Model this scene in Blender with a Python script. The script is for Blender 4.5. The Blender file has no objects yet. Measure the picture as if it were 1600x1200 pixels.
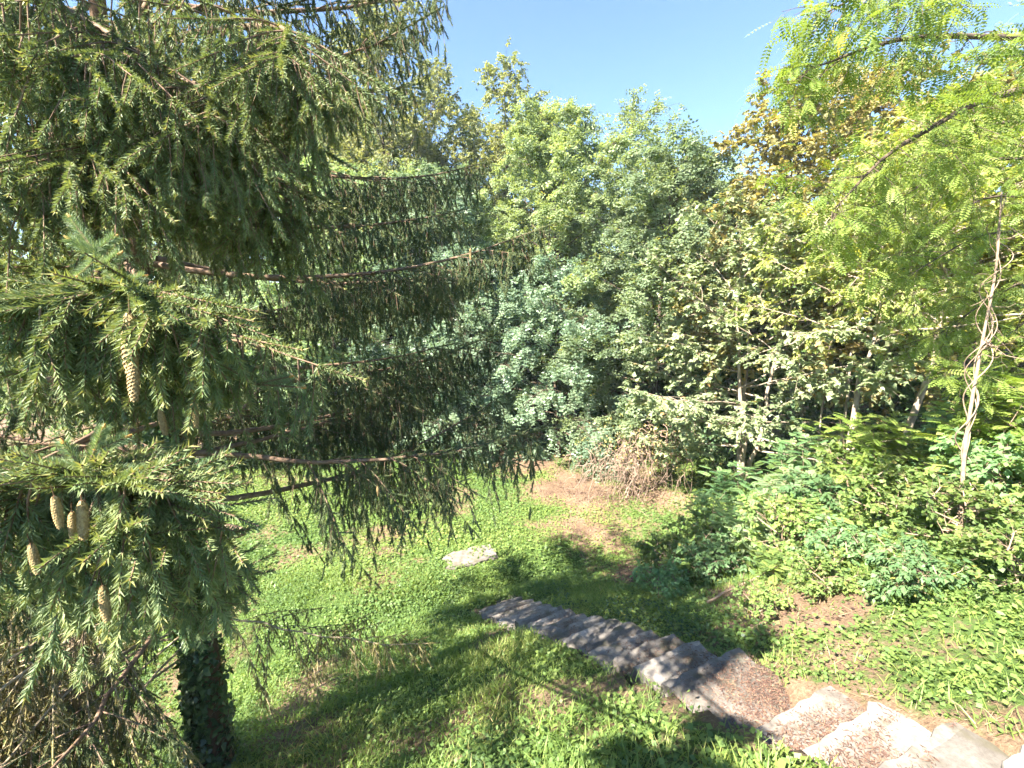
import bpy, math
import numpy as np
from mathutils import Vector, Matrix

# ------------------------------------------------------------------ camera, sky, sun, exposure
sc = bpy.context.scene
COL = sc.collection
CAM_Z = 6.2
PITCH = math.radians(10)
FPX = 700.0                      # focal length in pixels of a 1600 px wide picture
cam_d = bpy.data.cameras.new('camera')
cam = bpy.data.objects.new('camera', cam_d)
COL.objects.link(cam)
cam.location = (0, 0, CAM_Z)
cam.rotation_euler = (math.radians(90) - PITCH, 0, 0)
cam_d.sensor_width = 36
cam_d.lens = 36 * FPX / 1600
cam_d.clip_start = 0.05
cam_d.clip_end = 2000
sc.camera = cam

SUN_EL = math.radians(45)
LX, LY = 0.80, 0.60            # horizontal direction the light travels
w = bpy.data.worlds.new('World')
sc.world = w
w.use_nodes = True
wn = w.node_tree.nodes
bg = wn.get('Background') or wn.new('ShaderNodeBackground')
sky = wn.new('ShaderNodeTexSky')
sky.sky_type = 'NISHITA'
sky.sun_disc = False
sky.sun_elevation = SUN_EL
sky.sun_rotation = math.atan2(-LX, -LY)
sky.altitude = 600
sky.air_density = 1.0
sky.dust_density = 0.0
sky.ozone_density = 4.0
w.node_tree.links.new(sky.outputs[0], bg.inputs[0])
bg.inputs[1].default_value = 0.05
sun_d = bpy.data.lights.new('sun', 'SUN')
sun_d.energy = 4.2
sun_d.angle = math.radians(0.53)
sun_d.color = (1.0, 0.93, 0.80)
sun = bpy.data.objects.new('sun', sun_d)
COL.objects.link(sun)
ld = Vector((LX * math.cos(SUN_EL), LY * math.cos(SUN_EL), -math.sin(SUN_EL)))
sun.rotation_euler = ld.to_track_quat('-Z', 'Y').to_euler()
vs = sc.view_settings
vs.view_transform = 'Standard'
vs.look = 'None'
vs.exposure = 3.0
vs.gamma = 1
vs.use_curve_mapping = False
cy = sc.cycles
cy.use_denoising = True
cy.max_bounces = 6
cy.diffuse_bounces = 4
cy.glossy_bounces = 1
cy.transmission_bounces = 4
cy.use_adaptive_sampling = True
cy.adaptive_threshold = 0.03
cy.transparent_max_bounces = 4
cy.sample_clamp_indirect = 6
cy.caustics_reflective = False
cy.caustics_refractive = False


def PX(x, y, dep):
    """World point seen at photo pixel (x, y) at depth dep along the camera axis."""
    r = (x - 800) / FPX * dep
    v = (y - 600) / FPX * dep
    return np.array([r, dep * math.cos(PITCH) - v * math.sin(PITCH), CAM_Z - (v * math.cos(PITCH) + dep * math.sin(PITCH))])


# ------------------------------------------------------------------ mesh helpers
UP = np.array([0, 0, 1.0])


def nrm(a):
    return a / np.maximum(np.linalg.norm(a, axis=-1, keepdims=True), 1e-9)


class Geo:
    def __init__(s):
        s.V, s.F3, s.F4, s.r3, s.r4, s.m3, s.m4, s.n = [], [], [], [], [], [], [], 0

    def add(s, V, T=None, Q=None, r=0.5, m=0):
        V = np.asarray(V, np.float32).reshape(-1, 3)
        if T is not None and len(T):
            T = np.asarray(T, np.int32)
            s.F3.append(T + s.n)
            s.r3.append(np.broadcast_to(np.asarray(r, np.float32), (len(T),)))
            s.m3.append(np.full(len(T), m, np.int32))
        if Q is not None and len(Q):
            Q = np.asarray(Q, np.int32)
            s.F4.append(Q + s.n)
            s.r4.append(np.broadcast_to(np.asarray(r, np.float32), (len(Q),)))
            s.m4.append(np.full(len(Q), m, np.int32))
        s.V.append(V)
        s.n += len(V)

    def mesh(s, name, mats, smooth=False, flat=False):
        V = np.concatenate(s.V) if s.V else np.zeros((0, 3), np.float32)
        F3 = np.concatenate(s.F3) if s.F3 else np.zeros((0, 3), np.int32)
        F4 = np.concatenate(s.F4) if s.F4 else np.zeros((0, 4), np.int32)
        R = np.concatenate(s.r3 + s.r4) if (s.r3 or s.r4) else np.zeros(0, np.float32)
        Mi = np.concatenate(s.m3 + s.m4) if (s.m3 or s.m4) else np.zeros(0, np.int32)
        me = bpy.data.meshes.new(name)
        me.vertices.add(len(V))
        me.vertices.foreach_set('co', V.ravel().astype(np.float32))
        loops = np.concatenate([F3.ravel(), F4.ravel()]).astype(np.int32)
        me.loops.add(len(loops))
        me.loops.foreach_set('vertex_index', loops)
        st = np.concatenate([np.arange(len(F3)) * 3, len(F3) * 3 + np.arange(len(F4)) * 4]).astype(np.int32)
        me.polygons.add(len(st))
        me.polygons.foreach_set('loop_start', st)
        me.polygons.foreach_set('material_index', Mi)
        if flat:
            me.polygons.foreach_set('use_smooth', np.zeros(len(st), bool))
        a = me.attributes.new('rnd', 'FLOAT', 'FACE')
        a.data.foreach_set('value', R.astype(np.float32))
        me.update(calc_edges=True)
        for mt in (mats if isinstance(mats, (list, tuple)) else [mats]):
            me.materials.append(mt)
        return me


def frames(d, n):
    d = nrm(d)
    n = nrm(n - (n * d).sum(-1, keepdims=True) * d)
    s = np.cross(n, d)
    return np.stack([d, s, n], -1)


def stamp(g, tm, pos, R, scale, rnd, m=0):
    V, T, Q = tm
    N = len(pos)
    if N == 0:
        return
    k = len(V)
    W = np.einsum('nij,kj->nki', R, V) * np.reshape(scale, (-1, 1, 1)) + pos[:, None]
    off = (np.arange(N) * k)[:, None, None]
    rnd = np.broadcast_to(rnd, (N,))
    vt = W.reshape(-1, 3)
    t = (np.asarray(T)[None] + off).reshape(-1, 3) if len(T) else None
    q = (np.asarray(Q)[None] + off).reshape(-1, 4) if len(Q) else None
    base = g.n
    g.V.append(vt.astype(np.float32))
    g.n += len(vt)
    if t is not None:
        g.F3.append((t + base).astype(np.int32))
        g.r3.append(np.repeat(rnd, len(T)).astype(np.float32))
        g.m3.append(np.full(len(t), m, np.int32))
    if q is not None:
        g.F4.append((q + base).astype(np.int32))
        g.r4.append(np.repeat(rnd, len(Q)).astype(np.float32))
        g.m4.append(np.full(len(q), m, np.int32))


def segs(g, A, B, ra, rb, sides=3, r=0.5, m=0):
    """Many straight prisms from A to B."""
    A = np.asarray(A, float)
    B = np.asarray(B, float)
    N = len(A)
    if N == 0:
        return
    d = nrm(B - A)
    ref = np.where(np.abs(d[:, 2:3]) > .9, np.array([[1.0, 0, 0]]), UP[None])
    u = nrm(np.cross(d, ref))
    v = np.cross(d, u)
    ang = np.arange(sides) * 2 * math.pi / sides
    ring = u[:, None] * np.cos(ang)[None, :, None] + v[:, None] * np.sin(ang)[None, :, None]
    ra = np.broadcast_to(ra, (N,))[:, None, None]
    rb = np.broadcast_to(rb, (N,))[:, None, None]
    V = np.concatenate([A[:, None] + ring * ra, B[:, None] + ring * rb], 1).reshape(-1, 3)
    i = np.arange(sides)
    j = (i + 1) % sides
    q = np.stack([i, j, j + sides, i + sides], -1)[None] + (np.arange(N) * 2 * sides)[:, None, None]
    g.add(V, Q=q.reshape(-1, 4), r=np.repeat(np.broadcast_to(r, (N,)), sides), m=m)


def tube(g, pts, r0, r1=None, sides=6, r=0.5, m=0, rad=None, cap=True):
    pts = np.asarray(pts, float)
    n = len(pts)
    if rad is None:
        rad = np.linspace(r0, r1, n)
    rad = np.asarray(rad, float)
    tan = nrm(np.gradient(pts, axis=0))
    ref = np.array([0.31, 0.91, 0.27])
    u = nrm(np.cross(tan, ref))
    v = np.cross(tan, u)
    a = np.arange(sides) * 2 * math.pi / sides
    V = pts[:, None] + (u[:, None] * np.cos(a)[None, :, None] + v[:, None] * np.sin(a)[None, :, None]) * (rad[:, None, None] if rad.ndim == 1 else rad[:, :, None])
    i = np.arange(sides)
    j = (i + 1) % sides
    q = (np.stack([i, j, j + sides, i + sides], -1)[None] + (np.arange(n - 1) * sides)[:, None, None]).reshape(-1, 4)
    g.add(V.reshape(-1, 3), Q=q, r=r, m=m)
    if cap:
        Vc = np.concatenate([V[-1], pts[-1:] + tan[-1] * rad[-1].max() * .3])
        g.add(Vc, T=np.stack([i, j, np.full(sides, sides)], -1), r=r, m=m)


def interp(pts, t):
    """Points (T,3) and tangents on one polyline at parameters t in 0..1."""
    pts = np.asarray(pts, float)
    x = np.clip(t, 0, 1) * (len(pts) - 1)
    i = np.minimum(x.astype(int), len(pts) - 2)
    f = (x - i)[:, None]
    return pts[i] * (1 - f) + pts[i + 1] * f, nrm(pts[i + 1] - pts[i])


def plen(p):
    return float(np.linalg.norm(np.diff(p, axis=0), axis=1).sum())


def smooth_pts(pts, n):
    """Catmull-Rom through the control points."""
    P = np.asarray(pts, float)
    P = np.vstack([2 * P[0] - P[1], P, 2 * P[-1] - P[-2]])
    out = []
    m = len(P) - 3
    for x in np.linspace(0, m - 1e-6, n):
        i = int(x)
        t = x - i
        a, b, c, d = P[i:i + 4]
        out.append(.5 * (2 * b + (c - a) * t + (2 * a - 5 * b + 4 * c - d) * t * t + (3 * b - 3 * c + d - a) * t ** 3))
    return np.array(out)


def rdir(rng, n):
    return nrm(rng.normal(size=(n, 3)))


_vn = {}


def vnoise(x, y, scale, seed=0):
    if seed not in _vn:
        _vn[seed] = np.random.default_rng(1000 + seed).random((64, 64))
    G = _vn[seed]
    X = np.asarray(x, float) / scale + 17.3
    Y = np.asarray(y, float) / scale + 9.1
    i = np.floor(X).astype(int)
    j = np.floor(Y).astype(int)
    f = X - i
    g = Y - j
    f = f * f * (3 - 2 * f)
    g = g * g * (3 - 2 * g)
    a = G[i % 64, j % 64]
    b = G[(i + 1) % 64, j % 64]
    c = G[i % 64, (j + 1) % 64]
    d = G[(i + 1) % 64, (j + 1) % 64]
    return a * (1 - f) * (1 - g) + b * f * (1 - g) + c * (1 - f) * g + d * f * g


def sstep(a, b, x):
    t = np.clip((np.asarray(x, float) - a) / (b - a), 0, 1)
    return t * t * (3 - 2 * t)


# ------------------------------------------------------------------ object helpers
def link(name, data, parent=None, loc=None):
    o = bpy.data.objects.new(name, data)
    COL.objects.link(o)
    if parent is not None:
        o.parent = parent
    if loc is not None:
        o.location = loc
    return o


def tag(o, label=None, cat=None, group=None, kind=None):
    for k, v in (('label', label), ('category', cat), ('group', group), ('kind', kind)):
        if v:
            o[k] = v
    return o


def thing(name, label, cat, loc=(0, 0, 0), group=None, rz=0, scale=1):
    o = link(name, None, None, loc)
    o.rotation_euler = (0, 0, rz)
    o.scale = (scale, scale, scale) if np.isscalar(scale) else scale
    return tag(o, label, cat, group)


# ------------------------------------------------------------------ materials
def new_mat(name):
    m = bpy.data.materials.new(name)
    m.use_nodes = True
    nt = m.node_tree
    nt.nodes.clear()
    out = nt.nodes.new('ShaderNodeOutputMaterial')
    return m, nt, nt.nodes, nt.links, out


def ramp(nodes, stops):
    r = nodes.new('ShaderNodeValToRGB')
    el = r.color_ramp.elements
    while len(el) < len(stops):
        el.new(0.5)
    for e, (p, c) in zip(el, stops):
        e.position = p
        e.color = (*c, 1)
    return r


def leaf_mat(name, stops, trans=.35, rough=.5, tcol=(1.25, 1.2, .55), spec=.35, vary=.25, gain=1.0):
    m, nt, N, L, out = new_mat(name)
    at = N.new('ShaderNodeAttribute')
    at.attribute_name = 'rnd'
    rp = ramp(N, [(p, tuple(min(.6, v * gain) for v in c)) for p, c in stops])
    L.new(at.outputs['Fac'], rp.inputs[0])
    oi = N.new('ShaderNodeObjectInfo')
    hs = N.new('ShaderNodeHueSaturation')
    mr = N.new('ShaderNodeMapRange')
    mr.inputs['To Min'].default_value = 1 - vary
    mr.inputs['To Max'].default_value = 1 + vary
    L.new(oi.outputs['Random'], mr.inputs['Value'])
    L.new(mr.outputs[0], hs.inputs['Value'])
    L.new(rp.outputs[0], hs.inputs['Color'])
    b = N.new('ShaderNodeBsdfPrincipled')
    b.inputs['Roughness'].default_value = rough
    b.inputs['Specular IOR Level'].default_value = spec
    L.new(hs.outputs[0], b.inputs['Base Color'])
    if trans > 0:
        t = N.new('ShaderNodeBsdfTranslucent')
        mx = N.new('ShaderNodeMix')
        mx.data_type = 'RGBA'
        mx.blend_type = 'MULTIPLY'
        mx.inputs[0].default_value = 1
        L.new(hs.outputs[0], mx.inputs[6])
        mx.inputs[7].default_value = (*tcol, 1)
        L.new(mx.outputs[2], t.inputs[0])
        ms = N.new('ShaderNodeMixShader')
        ms.inputs[0].default_value = trans
        L.new(b.outputs[0], ms.inputs[1])
        L.new(t.outputs[0], ms.inputs[2])
        L.new(ms.outputs[0], out.inputs[0])
    else:
        L.new(b.outputs[0], out.inputs[0])
    return m


def rough_mat(name, stops, scale=8, stretch=(1, 1, 1), bump=.6, rough=.9, detail=8, bdist=.02, spec=.2, coord='Object'):
    m, nt, N, L, out = new_mat(name)
    tc = N.new('ShaderNodeTexCoord')
    mp = N.new('ShaderNodeMapping')
    mp.inputs['Scale'].default_value = stretch
    L.new(tc.outputs[coord], mp.inputs[0])
    n = N.new('ShaderNodeTexNoise')
    n.inputs['Scale'].default_value = scale
    n.inputs['Detail'].default_value = detail
    n.inputs['Roughness'].default_value = .65
    L.new(mp.outputs[0], n.inputs['Vector'])
    rp = ramp(N, stops)
    L.new(n.outputs['Fac'], rp.inputs[0])
    b = N.new('ShaderNodeBsdfPrincipled')
    b.inputs['Roughness'].default_value = rough
    b.inputs['Specular IOR Level'].default_value = spec
    L.new(rp.outputs[0], b.inputs['Base Color'])
    bp = N.new('ShaderNodeBump')
    bp.inputs['Strength'].default_value = bump
    bp.inputs['Distance'].default_value = bdist
    L.new(n.outputs['Fac'], bp.inputs['Height'])
    L.new(bp.outputs[0], b.inputs['Normal'])
    L.new(b.outputs[0], out.inputs[0])
    return m


M = {}
M['locust'] = leaf_mat('locust_leaf', [(0, (.095, .14, .08)), (.45, (.14, .19, .105)), (.9, (.195, .24, .125)), (1, (.34, .31, .09))], .5, gain=1.60)
M['locust_pale'] = leaf_mat('pale_locust_leaf', [(0, (.115, .155, .08)), (.5, (.165, .21, .10)), (.93, (.225, .265, .125)), (1, (.34, .31, .09))], .5, gain=1.40)
M['locust_blue'] = leaf_mat('blue_locust_leaf', [(0, (.08, .13, .085)), (.5, (.125, .18, .115)), (1, (.185, .235, .14))], .45, rough=.4, spec=.5, tcol=(1.15, 1.15, .7), gain=1.60)
M['locust_lime'] = leaf_mat('lime_locust_leaf', [(0, (.14, .22, .045)), (.5, (.20, .28, .06)), (.95, (.28, .33, .085)), (1, (.5, .42, .06))], .5, vary=.1, gain=1.10)
M['willow'] = leaf_mat('willow_leaf', [(0, (.13, .16, .075)), (.5, (.20, .22, .105)), (1, (.31, .30, .15))], .42, gain=1.30)
M['maple'] = leaf_mat('maple_leaf', [(0, (.095, .135, .065)), (.5, (.155, .19, .10)), (.93, (.23, .25, .15)), (1, (.34, .2, .09))], .35, rough=.36, spec=.55, gain=1.50)
M['orange'] = leaf_mat('autumn_leaf', [(0, (.16, .18, .075)), (.4, (.22, .21, .09)), (.75, (.29, .24, .10)), (1, (.35, .235, .11))], .42, gain=1.60)
M['olive'] = leaf_mat('olive_leaf', [(0, (.13, .17, .055)), (.5, (.19, .23, .07)), (1, (.31, .27, .10))], .45, gain=1.40)
M['sapling'] = leaf_mat('sapling_leaf', [(0, (.085, .17, .075)), (.5, (.135, .235, .10)), (.93, (.20, .30, .12)), (1, (.34, .32, .09))], .45, gain=1.15)
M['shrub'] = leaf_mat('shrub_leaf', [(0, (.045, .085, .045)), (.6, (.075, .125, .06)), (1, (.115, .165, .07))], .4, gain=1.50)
M['weed'] = leaf_mat('weed_leaf', [(0, (.085, .14, .05)), (.5, (.14, .21, .06)), (.9, (.22, .27, .075)), (1, (.34, .29, .09))], .45, gain=1.20)
M['clover'] = leaf_mat('clover_leaf', [(0, (.065, .115, .04)), (.5, (.11, .175, .05)), (.92, (.18, .23, .06)), (1, (.33, .26, .10))], .42, gain=1.30)
M['blade'] = leaf_mat('grass_blade', [(0, (.085, .15, .04)), (.6, (.155, .22, .05)), (.9, (.24, .27, .08)), (1, (.40, .33, .16))], .45, gain=1.25)
M['needle'] = leaf_mat('spruce_needle', [(0, (.07, .10, .052)), (.5, (.118, .15, .07)), (.93, (.185, .205, .09)), (1, (.30, .25, .10))], .25, rough=.5, vary=.2, spec=.15)  # cooler, darker tone of the shaded right hand boughs, put into the colour
M['needle_hero'] = leaf_mat('near_spruce_needle', [(0, (.10, .15, .072)), (.5, (.16, .205, .09)), (.93, (.235, .27, .11)), (1, (.33, .30, .11))], .25, rough=.5, vary=.05, spec=.18)  # warmer, lighter copy: sunlit look of the near boughs put into the colour
M['needle_tip'] = leaf_mat('fresh_spruce_needle', [(0, (.14, .21, .12)), (.5, (.20, .28, .15)), (1, (.30, .36, .20))], .25, rough=.45, vary=0, spec=.2)
M['needle_sparse'] = leaf_mat('thin_spruce_needle', [(0, (.15, .15, .06)), (.5, (.24, .21, .085)), (1, (.34, .28, .13))], .25, vary=.15)
M['ivy'] = leaf_mat('ivy_leaf', [(0, (.045, .095, .045)), (.7, (.09, .16, .065)), (1, (.17, .24, .09))], .25, rough=.28, spec=.5)
M['ivy_ground'] = leaf_mat('ground_ivy_leaf', [(0, (.05, .10, .05)), (.6, (.085, .145, .065)), (1, (.15, .20, .085))], .35, rough=.4)
M['litter'] = leaf_mat('dry_litter', [(0, (.06, .034, .028)), (.5, (.12, .066, .05)), (1, (.23, .145, .095))], 0, rough=.9, vary=0)
M['straw'] = leaf_mat('dry_straw', [(0, (.22, .15, .08)), (.5, (.36, .27, .15)), (1, (.5, .4, .25))], .15, rough=.8, vary=0)
M['bark'] = rough_mat('dark_bark', [(.3, (.05, .038, .028)), (.7, (.14, .105, .075))], 14, (1, 1, .25))
M['bark_spruce'] = rough_mat('spruce_bark', [(.3, (.07, .045, .03)), (.55, (.16, .10, .06)), (.75, (.25, .17, .11))], 16, (1, 1, .5), bump=1)
M['bark_pale'] = rough_mat('pale_bark', [(.3, (.16, .12, .085)), (.55, (.38, .31, .24)), (.75, (.5, .42, .33))], 7, (1, 1, .4))
M['twig'] = rough_mat('spruce_twig', [(.35, (.12, .075, .05)), (.65, (.24, .165, .115))], 20, bump=.3)
M['twig_vine'] = rough_mat('dry_vine', [(.35, (.16, .105, .08)), (.65, (.34, .25, .19))], 9, bump=.3)
M['twig_dead'] = rough_mat('dead_twig', [(.35, (.19, .135, .095)), (.65, (.34, .25, .18))], 12, bump=.3)
M['twig_pale'] = rough_mat('pale_twig', [(.35, (.24, .185, .115)), (.65, (.42, .345, .23))], 14, bump=.3)
M['twig_dark'] = rough_mat('dark_twig', [(.35, (.05, .04, .032)), (.65, (.11, .085, .065))], 20, bump=.3)
M['cone'] = rough_mat('cone_scales', [(.3, (.15, .095, .045)), (.5, (.29, .205, .09)), (.7, (.40, .31, .15))], 90, bump=.8, bdist=.003, rough=.6)
M['cone_core'] = rough_mat('cone_core', [(.3, (.05, .03, .018)), (.7, (.12, .07, .035))], 60, bump=.4, bdist=.002)
M['bud'] = rough_mat('bud', [(.3, (.3, .14, .04)), (.7, (.5, .28, .08))], 80, bump=.2, bdist=.002, rough=.6)


def stone_mat():
    m, nt, N, L, out = new_mat('weathered_stone')
    tc = N.new('ShaderNodeTexCoord')
    g = N.new('ShaderNodeNewGeometry')
    n1 = N.new('ShaderNodeTexNoise')
    n1.inputs['Scale'].default_value = 2.3
    n1.inputs['Detail'].default_value = 9
    n1.inputs['Roughness'].default_value = .7
    n2 = N.new('ShaderNodeTexNoise')
    n2.inputs['Scale'].default_value = 38
    n2.inputs['Detail'].default_value = 6
    n2.inputs['Roughness'].default_value = .8
    for n in (n1, n2):
        L.new(g.outputs['Position'], n.inputs['Vector'])
    r1 = ramp(N, [(.28, (.10, .085, .072)), (.45, (.185, .162, .145)), (.6, (.265, .24, .22)), (.75, (.33, .31, .29))])
    L.new(n1.outputs['Fac'], r1.inputs[0])
    r2 = ramp(N, [(.25, (.35, .33, .3)), (.5, (.8, .8, .78)), (.75, (1, 1, 1))])
    L.new(n2.outputs['Fac'], r2.inputs[0])
    mx = N.new('ShaderNodeMix')
    mx.data_type = 'RGBA'
    mx.blend_type = 'MULTIPLY'
    mx.inputs[0].default_value = .75
    L.new(r1.outputs[0], mx.inputs[6])
    L.new(r2.outputs[0], mx.inputs[7])
    oi = N.new('ShaderNodeObjectInfo')
    mr = N.new('ShaderNodeMapRange')
    mr.inputs['To Min'].default_value = .7
    mr.inputs['To Max'].default_value = 1.15
    L.new(oi.outputs['Random'], mr.inputs['Value'])
    at = N.new('ShaderNodeAttribute')          # worn pale nosing, dirt along the back of a tread
    at.attribute_name = 'rnd'
    mr2 = N.new('ShaderNodeMapRange')
    mr2.inputs['To Min'].default_value = .6
    mr2.inputs['To Max'].default_value = 1.4
    L.new(at.outputs['Fac'], mr2.inputs['Value'])
    mul = N.new('ShaderNodeMath')
    mul.operation = 'MULTIPLY'
    L.new(mr.outputs[0], mul.inputs[0])
    L.new(mr2.outputs[0], mul.inputs[1])
    hs = N.new('ShaderNodeHueSaturation')
    L.new(mul.outputs[0], hs.inputs['Value'])
    L.new(mx.outputs[2], hs.inputs['Color'])
    # moss and dirt in blotches
    n3 = N.new('ShaderNodeTexNoise')
    n3.inputs['Scale'].default_value = 5.5
    n3.inputs['Detail'].default_value = 7
    L.new(g.outputs['Position'], n3.inputs['Vector'])
    r3 = ramp(N, [(.52, (0, 0, 0)), (.66, (.75, .75, .75))])
    L.new(n3.outputs['Fac'], r3.inputs[0])
    mm = N.new('ShaderNodeMix')
    mm.data_type = 'RGBA'
    L.new(r3.outputs[0], mm.inputs[0])
    L.new(hs.outputs[0], mm.inputs[6])
    mm.inputs[7].default_value = (.095, .085, .055, 1)
    b = N.new('ShaderNodeBsdfPrincipled')
    b.inputs['Roughness'].default_value = .92
    b.inputs['Specular IOR Level'].default_value = .15
    L.new(mm.outputs[2], b.inputs['Base Color'])
    bp = N.new('ShaderNodeBump')
    bp.inputs['Strength'].default_value = .6
    bp.inputs['Distance'].default_value = .006
    ad = N.new('ShaderNodeMath')
    ad.operation = 'ADD'
    L.new(n1.outputs['Fac'], ad.inputs[0])
    L.new(n2.outputs['Fac'], ad.inputs[1])
    L.new(ad.outputs[0], bp.inputs['Height'])
    L.new(bp.outputs[0], b.inputs['Normal'])
    L.new(b.outputs[0], out.inputs[0])
    return m


M['stone'] = stone_mat()


def ground_mat():
    m, nt, N, L, out = new_mat('soil_and_moss')
    g = N.new('ShaderNodeNewGeometry')
    at = N.new('ShaderNodeAttribute')
    at.attribute_name = 'cover'

    def noise(s, d=8, r=.65):
        n = N.new('ShaderNodeTexNoise')
        n.inputs['Scale'].default_value = s
        n.inputs['Detail'].default_value = d
        n.inputs['Roughness'].default_value = r
        L.new(g.outputs['Position'], n.inputs['Vector'])
        return n
    na, nb, nc = noise(1.1), noise(30, 4, .8), noise(7)
    soil = ramp(N, [(.32, (.085, .056, .038)), (.5, (.18, .122, .08)), (.66, (.31, .225, .15))])
    sm = N.new('ShaderNodeMix')
    sm.data_type = 'FLOAT'
    sm.inputs[0].default_value = .4
    L.new(nb.outputs['Fac'], sm.inputs[2])
    L.new(na.outputs['Fac'], sm.inputs[3])
    L.new(sm.outputs[0], soil.inputs[0])
    green = ramp(N, [(.3, (.035, .065, .02)), (.55, (.07, .115, .03)), (.75, (.12, .15, .045))])
    L.new(nc.outputs['Fac'], green.inputs[0])
    ad = N.new('ShaderNodeMath')
    ad.operation = 'ADD'
    L.new(at.outputs['Fac'], ad.inputs[0])
    s2 = N.new('ShaderNodeMath')
    s2.operation = 'MULTIPLY_ADD'
    s2.inputs[1].default_value = 1.6
    s2.inputs[2].default_value = -.8
    L.new(nc.outputs['Fac'], s2.inputs[0])
    L.new(s2.outputs[0], ad.inputs[1])
    cl = ramp(N, [(.35, (0, 0, 0)), (.65, (1, 1, 1))])
    L.new(ad.outputs[0], cl.inputs[0])
    mx = N.new('ShaderNodeMix')
    mx.data_type = 'RGBA'
    L.new(cl.outputs[0], mx.inputs[0])
    L.new(soil.outputs[0], mx.inputs[6])
    L.new(green.outputs[0], mx.inputs[7])
    b = N.new('ShaderNodeBsdfPrincipled')
    b.inputs['Roughness'].default_value = .95
    b.inputs['Specular IOR Level'].default_value = .1
    L.new(mx.outputs[2], b.inputs['Base Color'])
    bp = N.new('ShaderNodeBump')
    bp.inputs['Strength'].default_value = .9
    bp.inputs['Distance'].default_value = .03
    L.new(nb.outputs['Fac'], bp.inputs['Height'])
    L.new(bp.outputs[0], b.inputs['Normal'])
    L.new(b.outputs[0], out.inputs[0])
    return m


M['ground'] = ground_mat()

# ------------------------------------------------------------------ terrain
S0 = np.array([-.29, 8.2])          # foot of the stairs
UPD = np.array([.447, -.894])       # uphill direction along the stairs
TRD = np.array([.894, .447])        # across the stairs


def LS(x, y):
    dx = np.asarray(x, float) - S0[0]
    dy = np.asarray(y, float) - S0[1]
    return dx * UPD[0] + dy * UPD[1], dx * TRD[0] + dy * TRD[1]


def height(x, y):
    x = np.asarray(x, float)
    y = np.asarray(y, float)
    l, s = LS(x, y)
    z = .495 * l + .1
    k = .18
    z = k * np.logaddexp(0, z / k)                       # soft foot of the bank
    z = 4.55 - .25 * np.logaddexp(0, (4.55 - z) / .25)   # plateau at the camera
    z = z - .22 * np.exp(-((l + .75) / .28) ** 2) * sstep(7, 2, np.abs(s + 2)) # little ditch at the foot
    z = z + .12 * sstep(-1.0, -1.5, l) * np.exp(-((l + 2.0) / 1.5) ** 2)
    z = z - .17 * sstep(.52, .42, np.abs(s)) * sstep(-.1, .3, l) * sstep(9.2, 8.8, l)
    z = z + .75 * sstep(3.2, 8, x) * sstep(2.5, 5, y) + .3 * sstep(3.6, 6, x) * sstep(9, 6.5, y)
    z = z + .15 * sstep(-.40, -.52, s) * sstep(-2.6, -1.0, s) * sstep(.6, 2.6, l) * sstep(7.5, 6, l)
    z = z - .07 * sstep(.42, .55, s) * sstep(1.2, .8, s) * sstep(0, .5, l) * sstep(5.2, 4.7, l)
    # hillside on the right and wooded rise behind
    z = z + 1.8 * sstep(7, 20, x) * sstep(5, 14, y) + .30 * np.clip(y - 24, 0, 40) * .8 + .25 * np.clip(x - 16, 0, 30)
    amp = sstep(.45, 1.1, np.abs(s)) + sstep(.1, -.4, l)
    amp = np.clip(amp, 0, 1) * (1 - .8 * sstep(5, 5.6, l) * sstep(1.0, .6, np.abs(s)))
    z = z + amp * ((vnoise(x, y, 1.7, 1) - .5) * .16 + (vnoise(x, y, .55, 2) - .5) * .07 + (vnoise(x, y, 5, 3) - .5) * .2)
    return z


def hillside(x, y):
    l, s = LS(x, y)
    return sstep(.9, 2.2, s) * sstep(-.6, .6, l)


def cover(x, y):
    """0 bare litter .. 1 full plant cover."""
    x = np.asarray(x, float)
    y = np.asarray(y, float)
    l, s = LS(x, y)
    c = .82 + .9 * (vnoise(x, y, 1.3, 5) - .5) + .5 * (vnoise(x, y, .4, 6) - .5)
    bare = 1.35 * np.exp(-(((x - 2.4) / 2.5) ** 2 + ((y - 14.0) / 2.0) ** 2))
    bare = np.maximum(bare, 1.05 * np.exp(-(((x - .6) / 3.2) ** 2 + ((y - 17.3) / 1.8) ** 2)))
    bare = np.maximum(bare, .9 * sstep(18, 21, y) * sstep(26, 23, y))
    bare = np.maximum(bare, .55 * np.exp(-(((x + 2.0) / .9) ** 2 + ((y - 4.7) / .3) ** 2)))
    bare = np.maximum(bare, .6 * np.exp(-(((x + 4.6) / 1.2) ** 2 + ((y - 5.6) / .6) ** 2)))
    bare = np.maximum(bare, .5 * np.exp(-(((x - 3.2) / .3) ** 2 + ((y - 3.6) / .4) ** 2)))
    bare = np.maximum(bare, .55 * np.exp(-(((x - 3.5) / .8) ** 2 + ((y - 6.2) / .5) ** 2)))
    bare = np.maximum(bare, 1.0 * np.exp(-(((x - 3.3) / .9) ** 2 + ((y - 2.1) / .6) ** 2)))
    bare = np.maximum(bare, .8 * hillside(x, y) * sstep(.52, .68, vnoise(x, y, 1.0, 8)))
    c = c - .8 * bare
    c = np.where((np.abs(s + .02) < .50) & (l > -.1) & (l < 8.9), -1, np.where((np.abs(s) < .6) & (l >= 5.4) & (l < 12), np.minimum(c - .55, .3), c))
    return np.clip(c, -1, 1)


def axis(lo, n0, n1, hi, step):
    far1 = lo + (n0 - lo) * (1 - np.linspace(1, 0, 26)[:-1] ** 2)
    far2 = n1 + (hi - n1) * np.linspace(0, 1, 26)[1:] ** 2
    return np.concatenate([far1, np.arange(n0, n1 + 1e-6, step), far2])


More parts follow.
